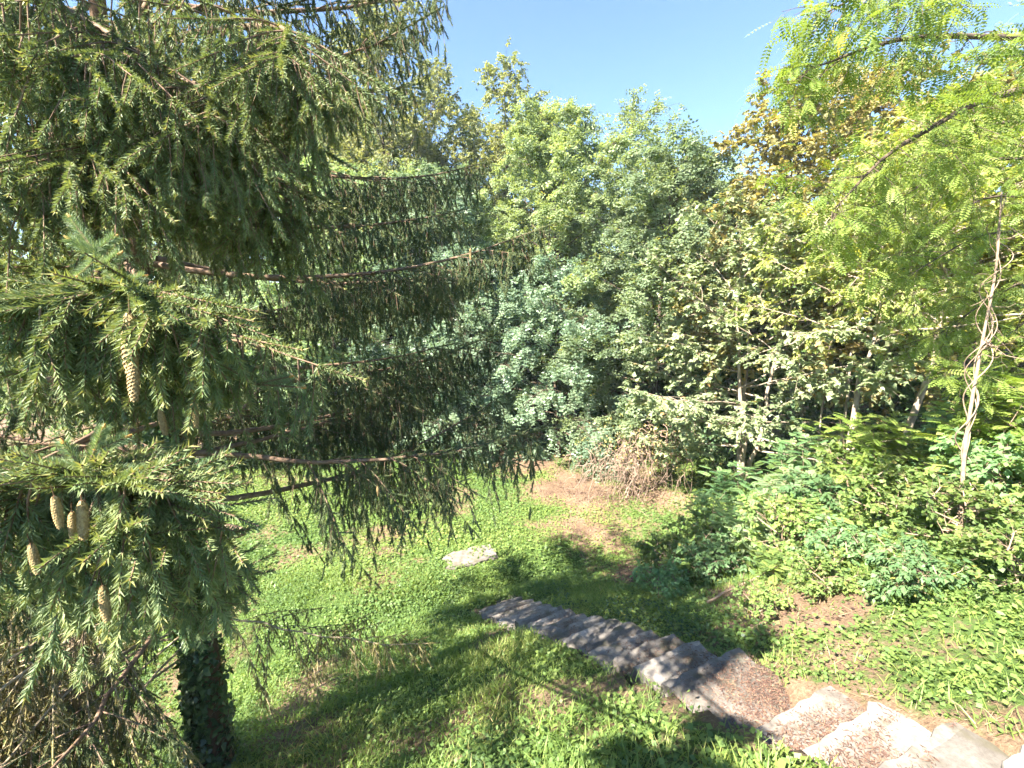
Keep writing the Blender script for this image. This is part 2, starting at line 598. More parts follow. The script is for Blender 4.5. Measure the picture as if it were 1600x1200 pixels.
gx = axis(-260, -11, 13, 260, .16)
gy = axis(-120, 0, 24, 320, .16)
GX, GY = np.meshgrid(gx, gy, indexing='ij')
GZ = height(GX, GY)
nx, ny = GX.shape
idx = np.arange(nx * ny).reshape(nx, ny)
q = np.stack([idx[:-1, :-1], idx[1:, :-1], idx[1:, 1:], idx[:-1, 1:]], -1).reshape(-1, 4)
gg = Geo()
gg.add(np.stack([GX, GY, GZ], -1).reshape(-1, 3), Q=q)
me = gg.mesh('ground', M['ground'], True)
a = me.attributes.new('cover', 'FLOAT', 'POINT')
a.data.foreach_set('value', np.clip(cover(GX, GY), 0, 1).ravel().astype(np.float32))
tag(link('ground', me), kind='structure')

# ------------------------------------------------------------------ leaf templates (unit length along +x, normal +z)
def t_locust(n, near=False, w=.2, lw=.085, end=True):
    V, T, Q = [], [], []

    def leaflet(x, ang, ln, wd):
        b = len(V)
        ca, sa = math.cos(ang), math.sin(ang)
        if near:
            prof = [(0, 0, 0), (.3, wd, -.02), (.75, wd * .85, -.04), (1, 0, -.10), (.75, -wd * .85, -.04), (.3, -wd, -.02)]
            prof = [(p * ln, q_, z * ln * 1.5) for p, q_, z in prof]
            V.extend([(x + ca * p - sa * q_, sa * p + ca * q_, z) for p, q_, z in prof])
            Q.extend([(b, b + 1, b + 2, b + 3), (b, b + 3, b + 4, b + 5)])
        else:
            prof = [(0, 0, 0), (.5 * ln, wd, 0), (ln, 0, -.05 * ln), (.5 * ln, -wd, 0)]
            V.extend([(x + ca * p - sa * q_, sa * p + ca * q_, z) for p, q_, z in prof])
            Q.append((b, b + 1, b + 2, b + 3))
    for j in range(n):
        x = .16 + .76 * j / (n - 1)
        k = .8 + .35 * math.sin(math.pi * (j + .5) / n)
        for sgn in (-1, 1):
            leaflet(x, sgn * math.radians(74), w * k, lw * .5 * k)
    if end:
        leaflet(.94, 0, w * .9, lw * .5)
        b = len(V)
        V.extend([(0, -.008, 0), (0, .008, 0), (.95, 0, 0)])
        T.append((b, b + 2, b + 1))
    V = np.array(V, float)
    V[:, 2] -= .18 * V[:, 0] ** 2
    return V, np.array(T), np.array(Q)


TL_FAR = t_locust(2, w=.50, lw=.30, end=False)
TL_MID = t_locust(3, w=.33, lw=.23)
TL_MIDNEAR = t_locust(7, w=.2, lw=.085)
TL_NEAR = t_locust(7, True, w=.20, lw=.125)
T_MAPLE = (np.array([(0, 0, 0), (.25, .5, -.05), (.5, .3, 0), (1, 0, -.12), (.5, -.3, 0), (.25, -.5, -.05)]), np.array([]), np.array([(0, 1, 2, 3), (0, 3, 4, 5)]))
T_OVAL = (np.array([(0, 0, 0), (.45, .27, .04), (1, 0, -.1), (.45, -.27, .04)]), np.array([]), np.array([(0, 1, 2, 3)]))
T_LANCE = (np.array([(0, 0, 0), (.45, .1, 0), (1, 0, -.12), (.45, -.1, 0)]), np.array([]), np.array([(0, 1, 2, 3)]))
T_OVAL2 = (np.array([(0, 0, 0), (.5, .42, .05), (1, 0, -.06), (.5, -.42, .05)]), np.array([]), np.array([(0, 1, 2, 3)]))
T_TRI = (np.array([(0, -.04, 0), (0, .04, 0), (1, 0, -.12)]), np.array([(0, 1, 2)]), np.array([]))
T_STRAW = (np.array([(0, -.012, 0), (0, .012, 0), (.5, .01, .05), (.5, -.01, .05), (1, 0, -.1)]), np.array([(3, 2, 4)]), np.array([(0, 1, 2, 3)]))
T_BLADE = (np.array([(0, -.03, 0), (0, .03, 0), (.55, .022, .0), (.55, -.022, 0), (1, 0, -.22)]), np.array([(3, 2, 4)]), np.array([(0, 1, 2, 3)]))
T_CLOVER = (np.array([(0, 0, 0), (.45, .42, .06), (.95, .18, 0), (.8, 0, .02), (.95, -.18, 0), (.45, -.42, .06)]), np.array([]), np.array([(0, 1, 2, 3), (0, 3, 4, 5)]))


# ------------------------------------------------------------------ broadleaf trees
def grow(wood, leaf, limbs, rng, tm, size, sec_per_m=2.4, sec_len=1.2, tw_per_m=6, tw_len=.45, lf=6, droop=.3, t0=.25, ldroop=.35, flat=.6,
         wm=0, sec_r=.014, tw_r=.004, lay=1.0, tip=True, bare=0.0):
    SP, SL = [], []
    for pts, r0, r1 in limbs:
        ln = plen(pts)
        n = max(2, int(ln * sec_per_m * (1 - t0) + .5))
        t = t0 + (1 - t0) * (np.arange(n) + rng.random(n)) / n
        if tip:
            t = np.append(t, [1.0, .98, .96])
        p, tg = interp(pts, t)
        perp = rdir(rng, len(t))
        perp[:, 2] *= flat
        perp = nrm(perp - (perp * tg).sum(-1, keepdims=True) * tg)
        k = np.where(t > .95, 1.3, .5)[:, None]
        d = nrm(tg * k + perp * .85)
        L = sec_len * (1.15 - .55 * t) * rng.uniform(.55, 1.25, len(t))
        L = np.minimum(L, ln * .8)
        s = np.linspace(0, 1, 5)[None, :, None]
        wob = rng.normal(size=(len(t), 1, 3)) * .12
        C = p[:, None] + (d[:, None] * s + wob * s * s) * L[:, None, None]
        C[:, :, 2] -= (droop * .6 * L[:, None] * s[:, :, 0] ** 2)
        SP.append(C)
        SL.append(L)
    SP = np.concatenate(SP)
    SL = np.concatenate(SL)
    for k in range(4):
        segs(wood, SP[:, k], SP[:, k + 1], sec_r * (1 - .2 * k), sec_r * (1 - .2 * (k + 1)) + .001, 3, m=wm)
    cnt = np.maximum(2, (SL * tw_per_m).astype(int))
    I = np.repeat(np.arange(len(SP)), cnt)
    n = len(I)
    x = rng.uniform(.1, 1, n) * 4
    i = np.minimum(x.astype(int), 3)
    f = (x - i)[:, None]
    A = SP[I, i] * (1 - f) + SP[I, i + 1] * f
    tg = nrm(SP[I, i + 1] - SP[I, i])
    perp = rdir(rng, n)
    perp[:, 2] *= flat
    perp = nrm(perp - (perp * tg).sum(-1, keepdims=True) * tg)
    d = nrm(tg * .6 + perp * .8 + np.array([0, 0, -droop * .5]))
    L = tw_len * rng.uniform(.5, 1.3, n)
    B = A + d * L[:, None]
    B[:, 2] -= droop * .25 * L
    segs(wood, A, B, tw_r, tw_r * .4, 3, m=wm)
    keep = rng.random(n) >= bare
    A, B, d, L, I = A[keep], B[keep], d[keep], L[keep], I[keep]
    n = len(A)
    secr = rng.random(len(SP))
    twr = rng.random(n)
    J = np.repeat(np.arange(n), lf)
    nn = len(J)
    f = rng.uniform(.1, 1.05, nn)[:, None]
    p = A[J] * (1 - f) + B[J] * f
    perp = rdir(rng, nn)
    perp[:, 2] *= .5
    dd = nrm(d[J] * .45 + perp * .8 + np.array([0, 0, -ldroop]))
    nm = UP[None] * lay + rng.normal(size=(nn, 3)) * .45
    r = np.clip(.38 * secr[I[J]] + .25 * twr[J] + .37 * rng.random(nn), 0, .93)
    r = np.where(rng.random(nn) < .012, 1.0, r)
    stamp(leaf, tm, p, frames(dd, nm), size * rng.uniform(.65, 1.2, nn), r)


def limb(rng, base, d, L, curve, n=8, wob=.06):
    s = np.linspace(0, 1, n)[:, None]
    p = base + d * L * s
    p[:, 2] += curve * L * s[:, 0] ** 2
    w_ = np.cumsum(rng.normal(size=(n, 3)) * wob * L / n, axis=0)
    w_[0] = 0
    return p + w_


def gen_tree(seed, H, R, h0, tm, size, leafm, barkm, tr=.18, nl=24, e0=5, e1=65, stems=1, lean=.0, curve=.05, peak=.4, trunk_sides=8, straight=.1, **kw):
    rng = np.random.default_rng(seed)
    wood, leaf = Geo(), Geo()
    limbs = []
    per = max(3, int(nl / stems))
    for k in range(stems):
        az = 2 * math.pi * k / stems + rng.uniform(0, 1)
        ln = lean * rng.uniform(.7, 1.2)
        d = np.array([math.cos(az) * ln, math.sin(az) * ln, 1.0])
        hh = H * (1 if stems == 1 else rng.uniform(.82, 1))
        tp = limb(rng, np.array([math.cos(az), math.sin(az), 0]) * (.0 if stems == 1 else tr * .8), d / np.linalg.norm(d), hh * .93, 0, 12, straight)
        tp[0, 2] = -.3
        t_r = tr * (1 if stems == 1 else .7)
        rad = t_r * (1 - np.linspace(0, 1, 12) * .93)
        rad[0] *= 1.35
        tube(wood, tp, 0, 0, trunk_sides, rad=rad)
        for j in range(per):
            u = (j + rng.uniform(.1, .9)) / per
            h = h0 + (hh * .96 - h0) * u
            p, tg = interp(tp, np.array([min(h / (hh * .93), .99)]))
            a_ = j * 2.39996 + rng.uniform(-.4, .4) + az
            e = math.radians(e0 + (e1 - e0) * u ** 1.2 + rng.uniform(-9, 9))
            pr = math.sin(math.pi * min(1, (u * (1 - peak) / max(.01, 1 - peak) * .62 + .32))) ** .8 if peak < .5 else math.sin(math.pi * min(.98, .15 + u * .75)) ** .8
            L = R * pr * rng.uniform(.75, 1.12)
            dd = np.array([math.cos(a_) * math.cos(e), math.sin(a_) * math.cos(e), math.sin(e)])
            lp = limb(rng, p[0], dd, L, curve * (1 - u) - .03)
            lr = max(.012, t_r * .38 * (1 - u * .7))
            tube(wood, lp, lr, .008, 5)
            limbs.append((lp, lr, .008))
        limbs.append((tp[7:], .03, .01))
    grow(wood, leaf, limbs, rng, tm, size, **kw)
    return wood.mesh('wood', barkm, True), leaf.mesh('leaves', leafm)


def put_tree(name, label, cat, xy, protos, rz=0, scale=1.0, group=None, sink=.0, mat=None, lean=0.0):
    z = float(height(xy[0], xy[1])) - sink
    t = thing(name, label, cat, (xy[0], xy[1], z), group, rz, scale)
    t.rotation_euler = (lean * math.sin(rz), lean * math.cos(rz), rz)
    link('trunk', protos[0], t)
    c = link('crown', protos[1], t)
    if mat:
        c.material_slots[0].link = 'OBJECT'
        c.material_slots[0].material = M[mat]
    return t


P_LOC_A = gen_tree(1, 15, 4.4, 3.0, TL_FAR, .215, M['locust_pale'], M['bark'], .17, 46, 3, 66, sec_per_m=2.9, tw_per_m=9, lf=12, droop=.35)
P_LOC_B = gen_tree(2, 11, 4.0, 1.0, TL_FAR, .205, M['locust'], M['bark'], .14, 42, 0, 62, sec_per_m=2.9, tw_per_m=9, lf=12, droop=.45)
P_LOC_LOW = gen_tree(3, 7.4, 3.7, .7, TL_FAR, .19, M['locust_blue'], M['bark'], .11, 36, 2, 55, curve=-.16, sec_per_m=3.2, sec_len=1.15, tw_per_m=8.5, lf=9, droop=.75, ldroop=.7)
P_WILLOW = gen_tree(4, 19, 4.2, 5.5, T_OVAL, .17, M['willow'], M['bark'], .24, 54, 34, 72, stems=3, lean=.17, sec_per_m=2.6, sec_len=1.6, tw_per_m=8, tw_len=.6, lf=16, droop=.3)
P_FEATHER = gen_tree(5, 16, 3.8, 5, TL_FAR, .30, M['locust_pale'], M['bark'], .14, 30, 15, 65, sec_per_m=1.8, sec_len=1.5, tw_per_m=4.2, lf=5, droop=.3)
P_ORANGE = gen_tree(6, 11, 3.9, 1.8, T_MAPLE, .145, M['orange'], M['bark'], .13, 40, 12, 66, sec_per_m=3, tw_per_m=9, lf=11, droop=.2)
P_MAPLE = gen_tree(7, 8.2, 3.7, .9, T_MAPLE, .13, M['maple'], M['bark_pale'], .12, 42, 2, 60, stems=3, lean=.16, sec_per_m=3, sec_len=1.1, tw_per_m=10, lf=13, droop=.2, lay=1.5, flat=.35)
P_OLIVE = gen_tree(8, 9.5, 3.3, 4.3, T_OVAL, .14, M['olive'], M['bark_pale'], .10, 34, 12, 65, sec_per_m=2.8, tw_per_m=8, lf=12, droop=.2)
P_SHRUB = gen_tree(9, 3.2, 1.8, .15, T_OVAL, .15, M['shrub'], M['twig_dark'], .04, 30, 5, 60, stems=3, lean=.3, sec_per_m=4, sec_len=.7, tw_per_m=8, lf=9, tw_len=.3, droop=.25, sec_r=.006)

put_tree('locust_tree', 'tall pale green locust rising to the skyline in the middle of the wood', 'tree', (1.5, 21.5), P_LOC_A, 0.4, .96)
put_tree('locust_tree', 'green locust with a rounded top standing left of the orange tree', 'tree', (5.3, 17.3), P_LOC_B, 1.0, 1.0)
put_tree('locust_tree', 'low bluish locust drooping over the bare soil at the end of the lawn', 'tree', (1.9, 18.0), P_LOC_LOW, 0.3, 1.0)
put_tree('locust_tree', 'dark bluish locust seen behind the right end of the spruce boughs', 'tree', (-3.4, 19.5), P_LOC_B, 2.2, 1.0, mat='locust_blue')
put_tree('locust_tree', 'shaded bluish locust low behind the spruce curtains', 'tree', (-1.4, 20.2), P_LOC_LOW, 2.6, 1.05)
put_tree('willow_tree', 'pale yellowish willow crown on the skyline just right of the spruce top', 'tree', (-6.8, 26.5), P_WILLOW, 0.2, 1.05)
put_tree('willow_tree', 'thin willow with bare lower stems showing sky between two crowns', 'tree', (-3.4, 27.5), P_WILLOW, 2.0, .84)
put_tree('willow_tree', 'highest pale willow top behind the tall pale locust', 'tree', (-.2, 28.5), P_WILLOW, 4.0, .95)
put_tree('locust_tree', 'sparse feathery tree with sky showing through its thin top', 'tree', (6.2, 26), P_FEATHER, 1.2, .96)
put_tree('autumn_tree', 'orange brown tree at the skyline gap in the wood', 'tree', (9.0, 15.6), P_ORANGE, 0.5, .98)
put_tree('autumn_tree', 'brownish tree behind the white stemmed trees', 'tree', (11.3, 12.6), P_ORANGE, 2.5, .8)
put_tree('maple_tree', 'many stemmed maple with pale grey green leaves over a dark hollow', 'tree', (7.3, 13.4), P_MAPLE, 0.9, 1.0)
put_tree('birch_tree', 'white stemmed slim tree leaning beside the maple', 'tree', (7.9, 10.2), P_OLIVE, 0.2, .8, lean=.1)
put_tree('birch_tree', 'white stemmed slim tree farther right with a knotted trunk', 'tree', (8.9, 10.0), P_OLIVE, 2.8, .84, lean=.16)
# wood behind
rng = np.random.default_rng(77)
for k, (x, y, pr, s, lab) in enumerate([
        (-12, 24, P_LOC_A, 1.0, 'pale locust farthest left behind the spruce'),
        (-8.5, 20.5, P_LOC_B, 1.05, 'green locust glimpsed through the spruce boughs'),
        (4.2, 25.5, P_LOC_B, 1.0, 'dark green locust behind the gap between two locust crowns'),
        (8.8, 22, P_LOC_B, 1.0, 'locust crown tucked behind the orange tree'),
        (14, 19, P_ORANGE, 1.1, 'autumn tree highest up the slope behind the lime foliage'),
        (-5.5, 23.5, P_LOC_B, 1.1, 'locust under the willow crowns behind the spruce tips'),
        (16, 13, P_LOC_B, 1.0, 'green locust behind the lime boughs at the right edge'),
        (-16, 19, P_LOC_B, 1.1, 'green locust at the left edge behind the spruce boughs'),
        (-19, 27, P_LOC_A, 1.1, 'tall pale locust beyond the left edge of the lawn'),
        (-11, 31, P_LOC_A, 1.15, 'tall pale locust behind the willow nearest the spruce'),
        (3.2, 31, P_LOC_A, .8, 'pale locust behind the tall pale locust on the rise'),
        (9.5, 30, P_LOC_B, 1.0, 'far green locust below the skyline gap'),
        (-1.5, 24, P_LOC_B, 1.0, 'green locust below the thin willow'),
        (12.5, 9.0, P_OLIVE, .9, 'olive leaved tree behind the slender vine wrapped stem')]):
    put_tree('woodland_tree', lab, 'tree', (x, y), pr, k * 1.3, s)
for k, (x, y, s, lab) in enumerate([
        (-1.5, 20.8, 1.0, 'dark shrub at the back edge of the bare soil under the locusts'),
        (.6, 21.3, .95, 'dark shrub under the low bluish locust'),
        (3.4, 19.6, .9, 'dark shrub behind the dry tangle of vines'),
        (6.3, 15.6, .7, 'shaded shrub just right of the dry tangle of vines'),
        (6.3, 18.5, 1.1, 'shrub in the dark hollow under the maple'),
        (8.2, 15.8, 1.1, 'shrub in the dark between maple and white stems'),
        (-4.6, 21, 1.1, 'dark shrub beyond the lawn behind the spruce curtain'),
        (10.5, 12.6, 1.0, 'shrub at the foot of the white stemmed trees'),
        (-8.2, 18.5, 1.15, 'dark shrub at the far left end of the lawn'),
        (-12, 16, 1.2, 'dark shrub behind the lowest spruce boughs at the left edge')]):
    put_tree('shrub', lab, 'shrub', (x, y), P_SHRUB, k * 1.9, s)

# ------------------------------------------------------------------ lime locust overhanging from the right
def near_locust():
    rng = np.random.default_rng(21)
    base = np.array([9.3, 5.4, float(height(9.3, 5.4))])
    wood, leaf = Geo(), Geo()
    trunk = smooth_pts([base + (0, 0, -.3), base + (-.1, .1, 1.6), base + (-.25, .2, 3.4), base + (-.3, .3, 5.2), base + (-.2, .3, 7.5)], 16)
    tube(wood, trunk, .2, .04, 9)
    j = lambda z: base + (-.25, .25, z)
    L = []
    for ctrl, r in [
            ([j(3.3), PX(1640, 140, 5.2), PX(1420, 220, 4.8), PX(1300, 330, 4.6)], .06),
            ([j(4.6), PX(1640, 60, 5.0), PX(1420, 60, 4.6), PX(1260, 110, 4.4)], .05),
            ([j(5.2), PX(1620, -60, 4.8), PX(1420, -40, 4.5), PX(1290, 20, 4.3)], .05),
            ([j(3.0), PX(1640, 250, 6.0), PX(1500, 260, 5.8), PX(1390, 320, 5.6)], .035),
            ([j(2.8), PX(1640, 360, 6.3), PX(1530, 370, 6.1), PX(1420, 430, 6.0)], .035),
            ([j(2.4), PX(1660, 420, 6.6), PX(1560, 460, 6.5), PX(1470, 520, 6.4)], .03),
            ([j(3.4), PX(1600, 190, 6.6), PX(1500, 220, 6.4), PX(1400, 260, 6.2)], .03),
            ([j(2.9), PX(1640, 310, 7.0), PX(1540, 310, 6.9), PX(1440, 360, 6.8)], .03),
            ([j(2.2), PX(1650, 480, 6.4), PX(1580, 520, 6.3), PX(1500, 580, 6.2)], .025)]:
        pts = smooth_pts(ctrl, 14)
        tube(wood, pts, r, .006, 6)
        L.append((pts, r, .006))
    for k in range(7):
        az = rng.uniform(-1.6, 1.2)
        e = rng.uniform(.2, 1)
        p = limb(rng, j(rng.uniform(3.5, 7)), np.array([math.cos(az) * math.cos(e), math.sin(az) * math.cos(e), math.sin(e)]), rng.uniform(1.5, 2.6), 0)
        tube(wood, p, .03, .006, 5)
        L.append((p, .03, .006))
    grow(wood, leaf, L, rng, TL_MIDNEAR, .21, sec_per_m=6, sec_len=.85, tw_per_m=9, tw_len=.3, lf=5, droop=.3, t0=.42, ldroop=.25, sec_r=.006, tw_r=.0025, lay=1.2, flat=.8)
    t = thing('locust_tree', 'lime green locust boughs hanging in from the upper right corner', 'tree', base)
    for g, n, m, sm in ((wood, 'trunk', M['bark'], True), (leaf, 'crown', M['locust_lime'], False)):
        for v in g.V:
            v -= base.astype(np.float32)
        link(n, g.mesh(n, m, sm), t)


near_locust()

# ------------------------------------------------------------------ locust saplings on the right bank
def sapling_proto(seed, H, nst, mat, size=.3, lf=9, spread=.35):
    rng = np.random.default_rng(seed)
    wood, leaf = Geo(), Geo()
    for k in range(nst):
        az = rng.uniform(0, 6.28)
        ln = rng.uniform(.1, spread)
        h = H * rng.uniform(.6, 1)
        p = limb(rng, np.array([math.cos(az), math.sin(az), 0]) * rng.uniform(0, .25), nrm(np.array([math.cos(az) * ln, math.sin(az) * ln, 1])), h, -.05, 7)
        p[0, 2] = -.1
        tube(wood, p, .010, .003, 4)
        n = int(lf * h / .7) + 4
        t = np.linspace(.2, 1, n)
        pos, tg = interp(p, t)
        a_ = np.arange(n) * 2.4 + rng.uniform(0, 6)
        d = np.stack([np.cos(a_), np.sin(a_), rng.uniform(-.25, .35, n)], -1)
        stamp(leaf, TL_NEAR, pos, frames(d, UP[None] + rng.normal(size=(n, 3)) * .25), size * rng.uniform(.7, 1.2, n), np.clip(rng.uniform(.1, .93, n), 0, .93))
        # short side shoots
        m_ = max(2, n // 4)
        for q_ in range(m_):
            p2, tg2 = interp(p, np.array([rng.uniform(.35, .9)]))
            a2 = rng.uniform(0, 6.28)
            lp = limb(rng, p2[0], nrm(np.array([math.cos(a2), math.sin(a2), .6])), h * .35, -.1, 5)
            tube(wood, lp, .005, .002, 3)
            pos, tg = interp(lp, np.linspace(.3, 1, 6))
            a3 = np.arange(6) * 2.4 + a2
            d = np.stack([np.cos(a3), np.sin(a3), rng.uniform(0, .5, 6)], -1) + tg * .4
            stamp(leaf, TL_NEAR, pos, frames(d, UP[None] + rng.normal(size=(6, 3)) * .25), size * rng.uniform(.6, 1.05, 6), rng.uniform(.05, .93, 6))
    return wood.mesh('stems', M['twig_dead'], True), leaf.mesh('leaves', mat)


P_SAP = [sapling_proto(31, 1.5, 6, M['sapling'], .25), sapling_proto(32, 1.2, 7, M['locust'], .24), sapling_proto(33, 1.9, 4, M['locust_lime'], .34, lf=6), sapling_proto(34, .8, 4, M['weed'], .24)]
SAPS = [
    (4.2, 8.6, 0, 1.0, 'bluish locust sapling nearest the lawn at the left end of the thicket'),
    (5.0, 8.3, 1, 1.0, 'dense green sapling in the middle of the thicket beside the bank'),
    (5.2, 9.4, 0, 1.15, 'tall bluish sapling at the back of the thicket'),
    (5.9, 8.6, 1, 1.2, 'green sapling at the right end of the thicket'),
    (4.4, 7.7, 1, .75, 'small sapling in front of the thicket over the dry bank'),
    (6.6, 9.5, 0, 1.2, 'bluish sapling below the white stemmed trees'),
    (7.0, 8.4, 2, .95, 'lime sapling left of the slender vine wrapped stem'),
    (7.4, 7.0, 2, 1.0, 'lime sapling with long flat fronds beside the vine wrapped stem'),
    (8.4, 7.4, 2, 1.15, 'tall lime sapling with fronds at the right edge'),
    (7.0, 6.0, 2, .75, 'lime sapling at the right edge below the long fronds'),
    (6.1, 7.2, 3, 1.2, 'low weed like sapling on the bank under the thicket'),
    (4.0, 6.3, 3, .8, 'small fern like seedling alone on the dry part of the bank'),
    (4.9, 6.5, 3, 1.0, 'small seedling with drooping leaves above the fallen stick'),
    (6.2, 5.7, 3, 1.1, 'leafy seedling among sunlit weeds at the right edge'),
    (5.6, 7.8, 1, 1.0, 'green sapling just below the thicket of saplings'),
    (6.7, 7.3, 2, .8, 'lime sapling between thicket and vine wrapped stem'),
    (6.5, 6.2, 2, 1.05, 'lime sapling standing in front of the vine wrapped stem'),
    (5.9, 6.9, 2, .85, 'yellow green sapling at the lower right of the thicket'),
    (5.3, 5.3, 3, .7, 'tiny seedling beside the long fallen stick'),
    (3.1, 7.5, 3, .8, 'small seedling between the stairs and the thicket'),
    (7.1, 5.0, 3, 1.3, 'broad leafy seedling in full sun at the right edge'),
    (8.0, 9.2, 1, .9, 'green sapling crowding the foot of the white stems'),
]
for k, (x, y, i, s, lab) in enumerate(SAPS):
    t = thing('locust_sapling', lab, 'sapling', (x, y, float(height(x, y))), 'locust saplings on the bank', k * 2.1, s)
    link('stem', P_SAP[i][0], t)
    link('leaves', P_SAP[i][1], t)

P_BUSH = [gen_tree(61, .85, .6, .05, T_OVAL2, .075, M['weed'], M['twig_dead'], .012, 20, 5, 60, stems=4, lean=.5, trunk_sides=5, sec_per_m=9, sec_len=.3, tw_per_m=14, tw_len=.13, lf=7, droop=.3, sec_r=.003, tw_r=.0015),
          gen_tree(62, .7, .55, .05, T_OVAL, .10, M['sapling'], M['twig_dead'], .012, 20, 5, 60, stems=4, lean=.6, trunk_sides=5, sec_per_m=9, sec_len=.3, tw_per_m=14, tw_len=.13, lf=7, droop=.3, sec_r=.003, tw_r=.0015)]
BUSHES = [
    (3.0, 8.0, 0, .9, 'small leafy bush on the bank beside the lowest stairs'),
    (3.6, 7.3, 1, .9, 'low bush with long leaves in the shade below the thicket'),
    (2.6, 7.0, 1, .7, 'little bush close to the middle of the stairs'),
    (4.6, 7.0, 0, 1.1, 'rounded bush at the foot of the thicket beside the fallen stick'),
    (5.4, 7.3, 1, 1.2, 'broad bush between the thicket and the sunny weeds'),
    (5.6, 6.1, 0, 1.0, 'rounded sunny bush left of the lime saplings'),
    (4.5, 5.7, 1, .75, 'low bush uphill of the bare earth patch'),
    (5.3, 5.0, 0, .85, 'sunny bush above the stairs beside the straw'),
    (6.2, 5.2, 1, 1.1, 'sunny long leaved bush at the right edge below the lime saplings'),
    (6.0, 4.3, 0, .9, 'rounded bush low at the right edge'),
    (4.4, 4.5, 1, .7, 'low long leaved bush above the upper stairs'),
    (5.0, 4.0, 0, .7, 'small sunny bush above the topmost stairs'),
    (4.0, 5.2, 0, .6, 'small bush just above the bare earth patch'),
    (6.6, 4.6, 0, 1.1, 'large rounded bush at the right edge in full sun'),
    (3.2, 5.2, 0, .5, 'tiny bush between the bare earth and the stairs'),
    (7.6, 6.9, 1, 1.4, 'tall bush under the long lime fronds'),
    (6.7, 7.9, 0, 1.4, 'tall rounded bush behind the lime saplings'),
    (3.9, 8.6, 0, 1.0, 'rounded bush at the lawn corner of the thicket')]
for k, (x, y, i, s_, lab) in enumerate(BUSHES):
    t = thing('bush', lab, 'bush', (x, y, float(height(x, y)) - .02), 'bushes on the bank', k * 1.7, s_)
    link('stem', P_BUSH[i][0], t)
    link('leaves', P_BUSH[i][1], t)

# ------------------------------------------------------------------ slender vine wrapped stem
def vine_stem():
    rng = np.random.default_rng(5)
    b = PX(1497, 860, 5.5)
    b[2] = float(height(b[0], b[1])) - .1
    t = thing('dead_sapling', 'slender pale dead stem wrapped in dry vines on the right bank', 'dead tree', b)
    top = PX(1565, 300, 5.3)
    main = smooth_pts([b, PX(1508, 700, 5.45), PX(1530, 560, 5.4), PX(1556, 420, 5.35), top], 22) - b
    g = Geo()
    tube(g, main, .026, .009, 6)
    link('trunk', g.mesh('trunk', M['twig_dead'], True), t)
    for k in range(4):
        g = Geo()
        s = np.linspace(0, 1, 60)
        p, _ = interp(main, s * rng.uniform(.55, .98))
        ph = s * rng.uniform(18, 30) + k * 1.6
        r_ = .05 + .06 * rng.random() + .05 * np.sin(s * 9 + k)
        p = p + np.stack([np.cos(ph), np.sin(ph), np.zeros(60)], -1) * np.abs(r_)[:, None]
        tube(g, p, .009, .005, 4)
        link('vine', g.mesh('vine', M['twig_dead'], True), t)
    g = Geo()
    for k in range(16):
        p0, _ = interp(main, np.array([rng.uniform(.35, .98)]))
        lp = limb(rng, p0[0], nrm(rng.normal(size=3) * (1, 1, .5)), rng.uniform(.25, .7), -.1, 6, .4)
        tube(g, lp, .006, .002, 3)
    tag(link('twigs', g.mesh('twigs', M['twig_dead'], True), t), kind='stuff')


vine_stem()

# bare broken stems among the white stemmed trees
for k, (x0, y0, x1, y1, dep, r, lab) in enumerate([
        (1312, 700, 1330, 540, 11.5, .05, 'short pale broken stem left of the white stemmed trees'),
        (1290, 605, 1330, 540, 12.5, .03, 'thin bare pole leaning in front of the dark hollow')]):
    rng = np.random.default_rng(60 + k)
    b, tp = PX(x0, y0, dep), PX(x1, y1, dep)
    g0 = b.copy()
    g0[2] = float(height(b[0], b[1])) - .1
    t = thing('dead_sapling', lab, 'dead tree', g0)
    g = Geo()
    tube(g, smooth_pts([g0 - g0, b - g0, (b + tp) / 2 - g0 + (.05, 0, 0), tp - g0], 14), r, r * .5, 7)
    link('trunk', g.mesh('trunk', M['bark_pale'], True), t)
    g = Geo()
    for q_ in range(9):
        p0 = (b + (tp - b) * rng.uniform(.3, 1)) - g0
        d = nrm(rng.normal(size=3) * (1, 1, .4))
        tube(g, limb(rng, p0, d, rng.uniform(.4, 1.1), .05, 7, .25), .012, .003, 3)
    tag(link('twigs', g.mesh('twigs', M['twig_dead'], True), t), kind='stuff')

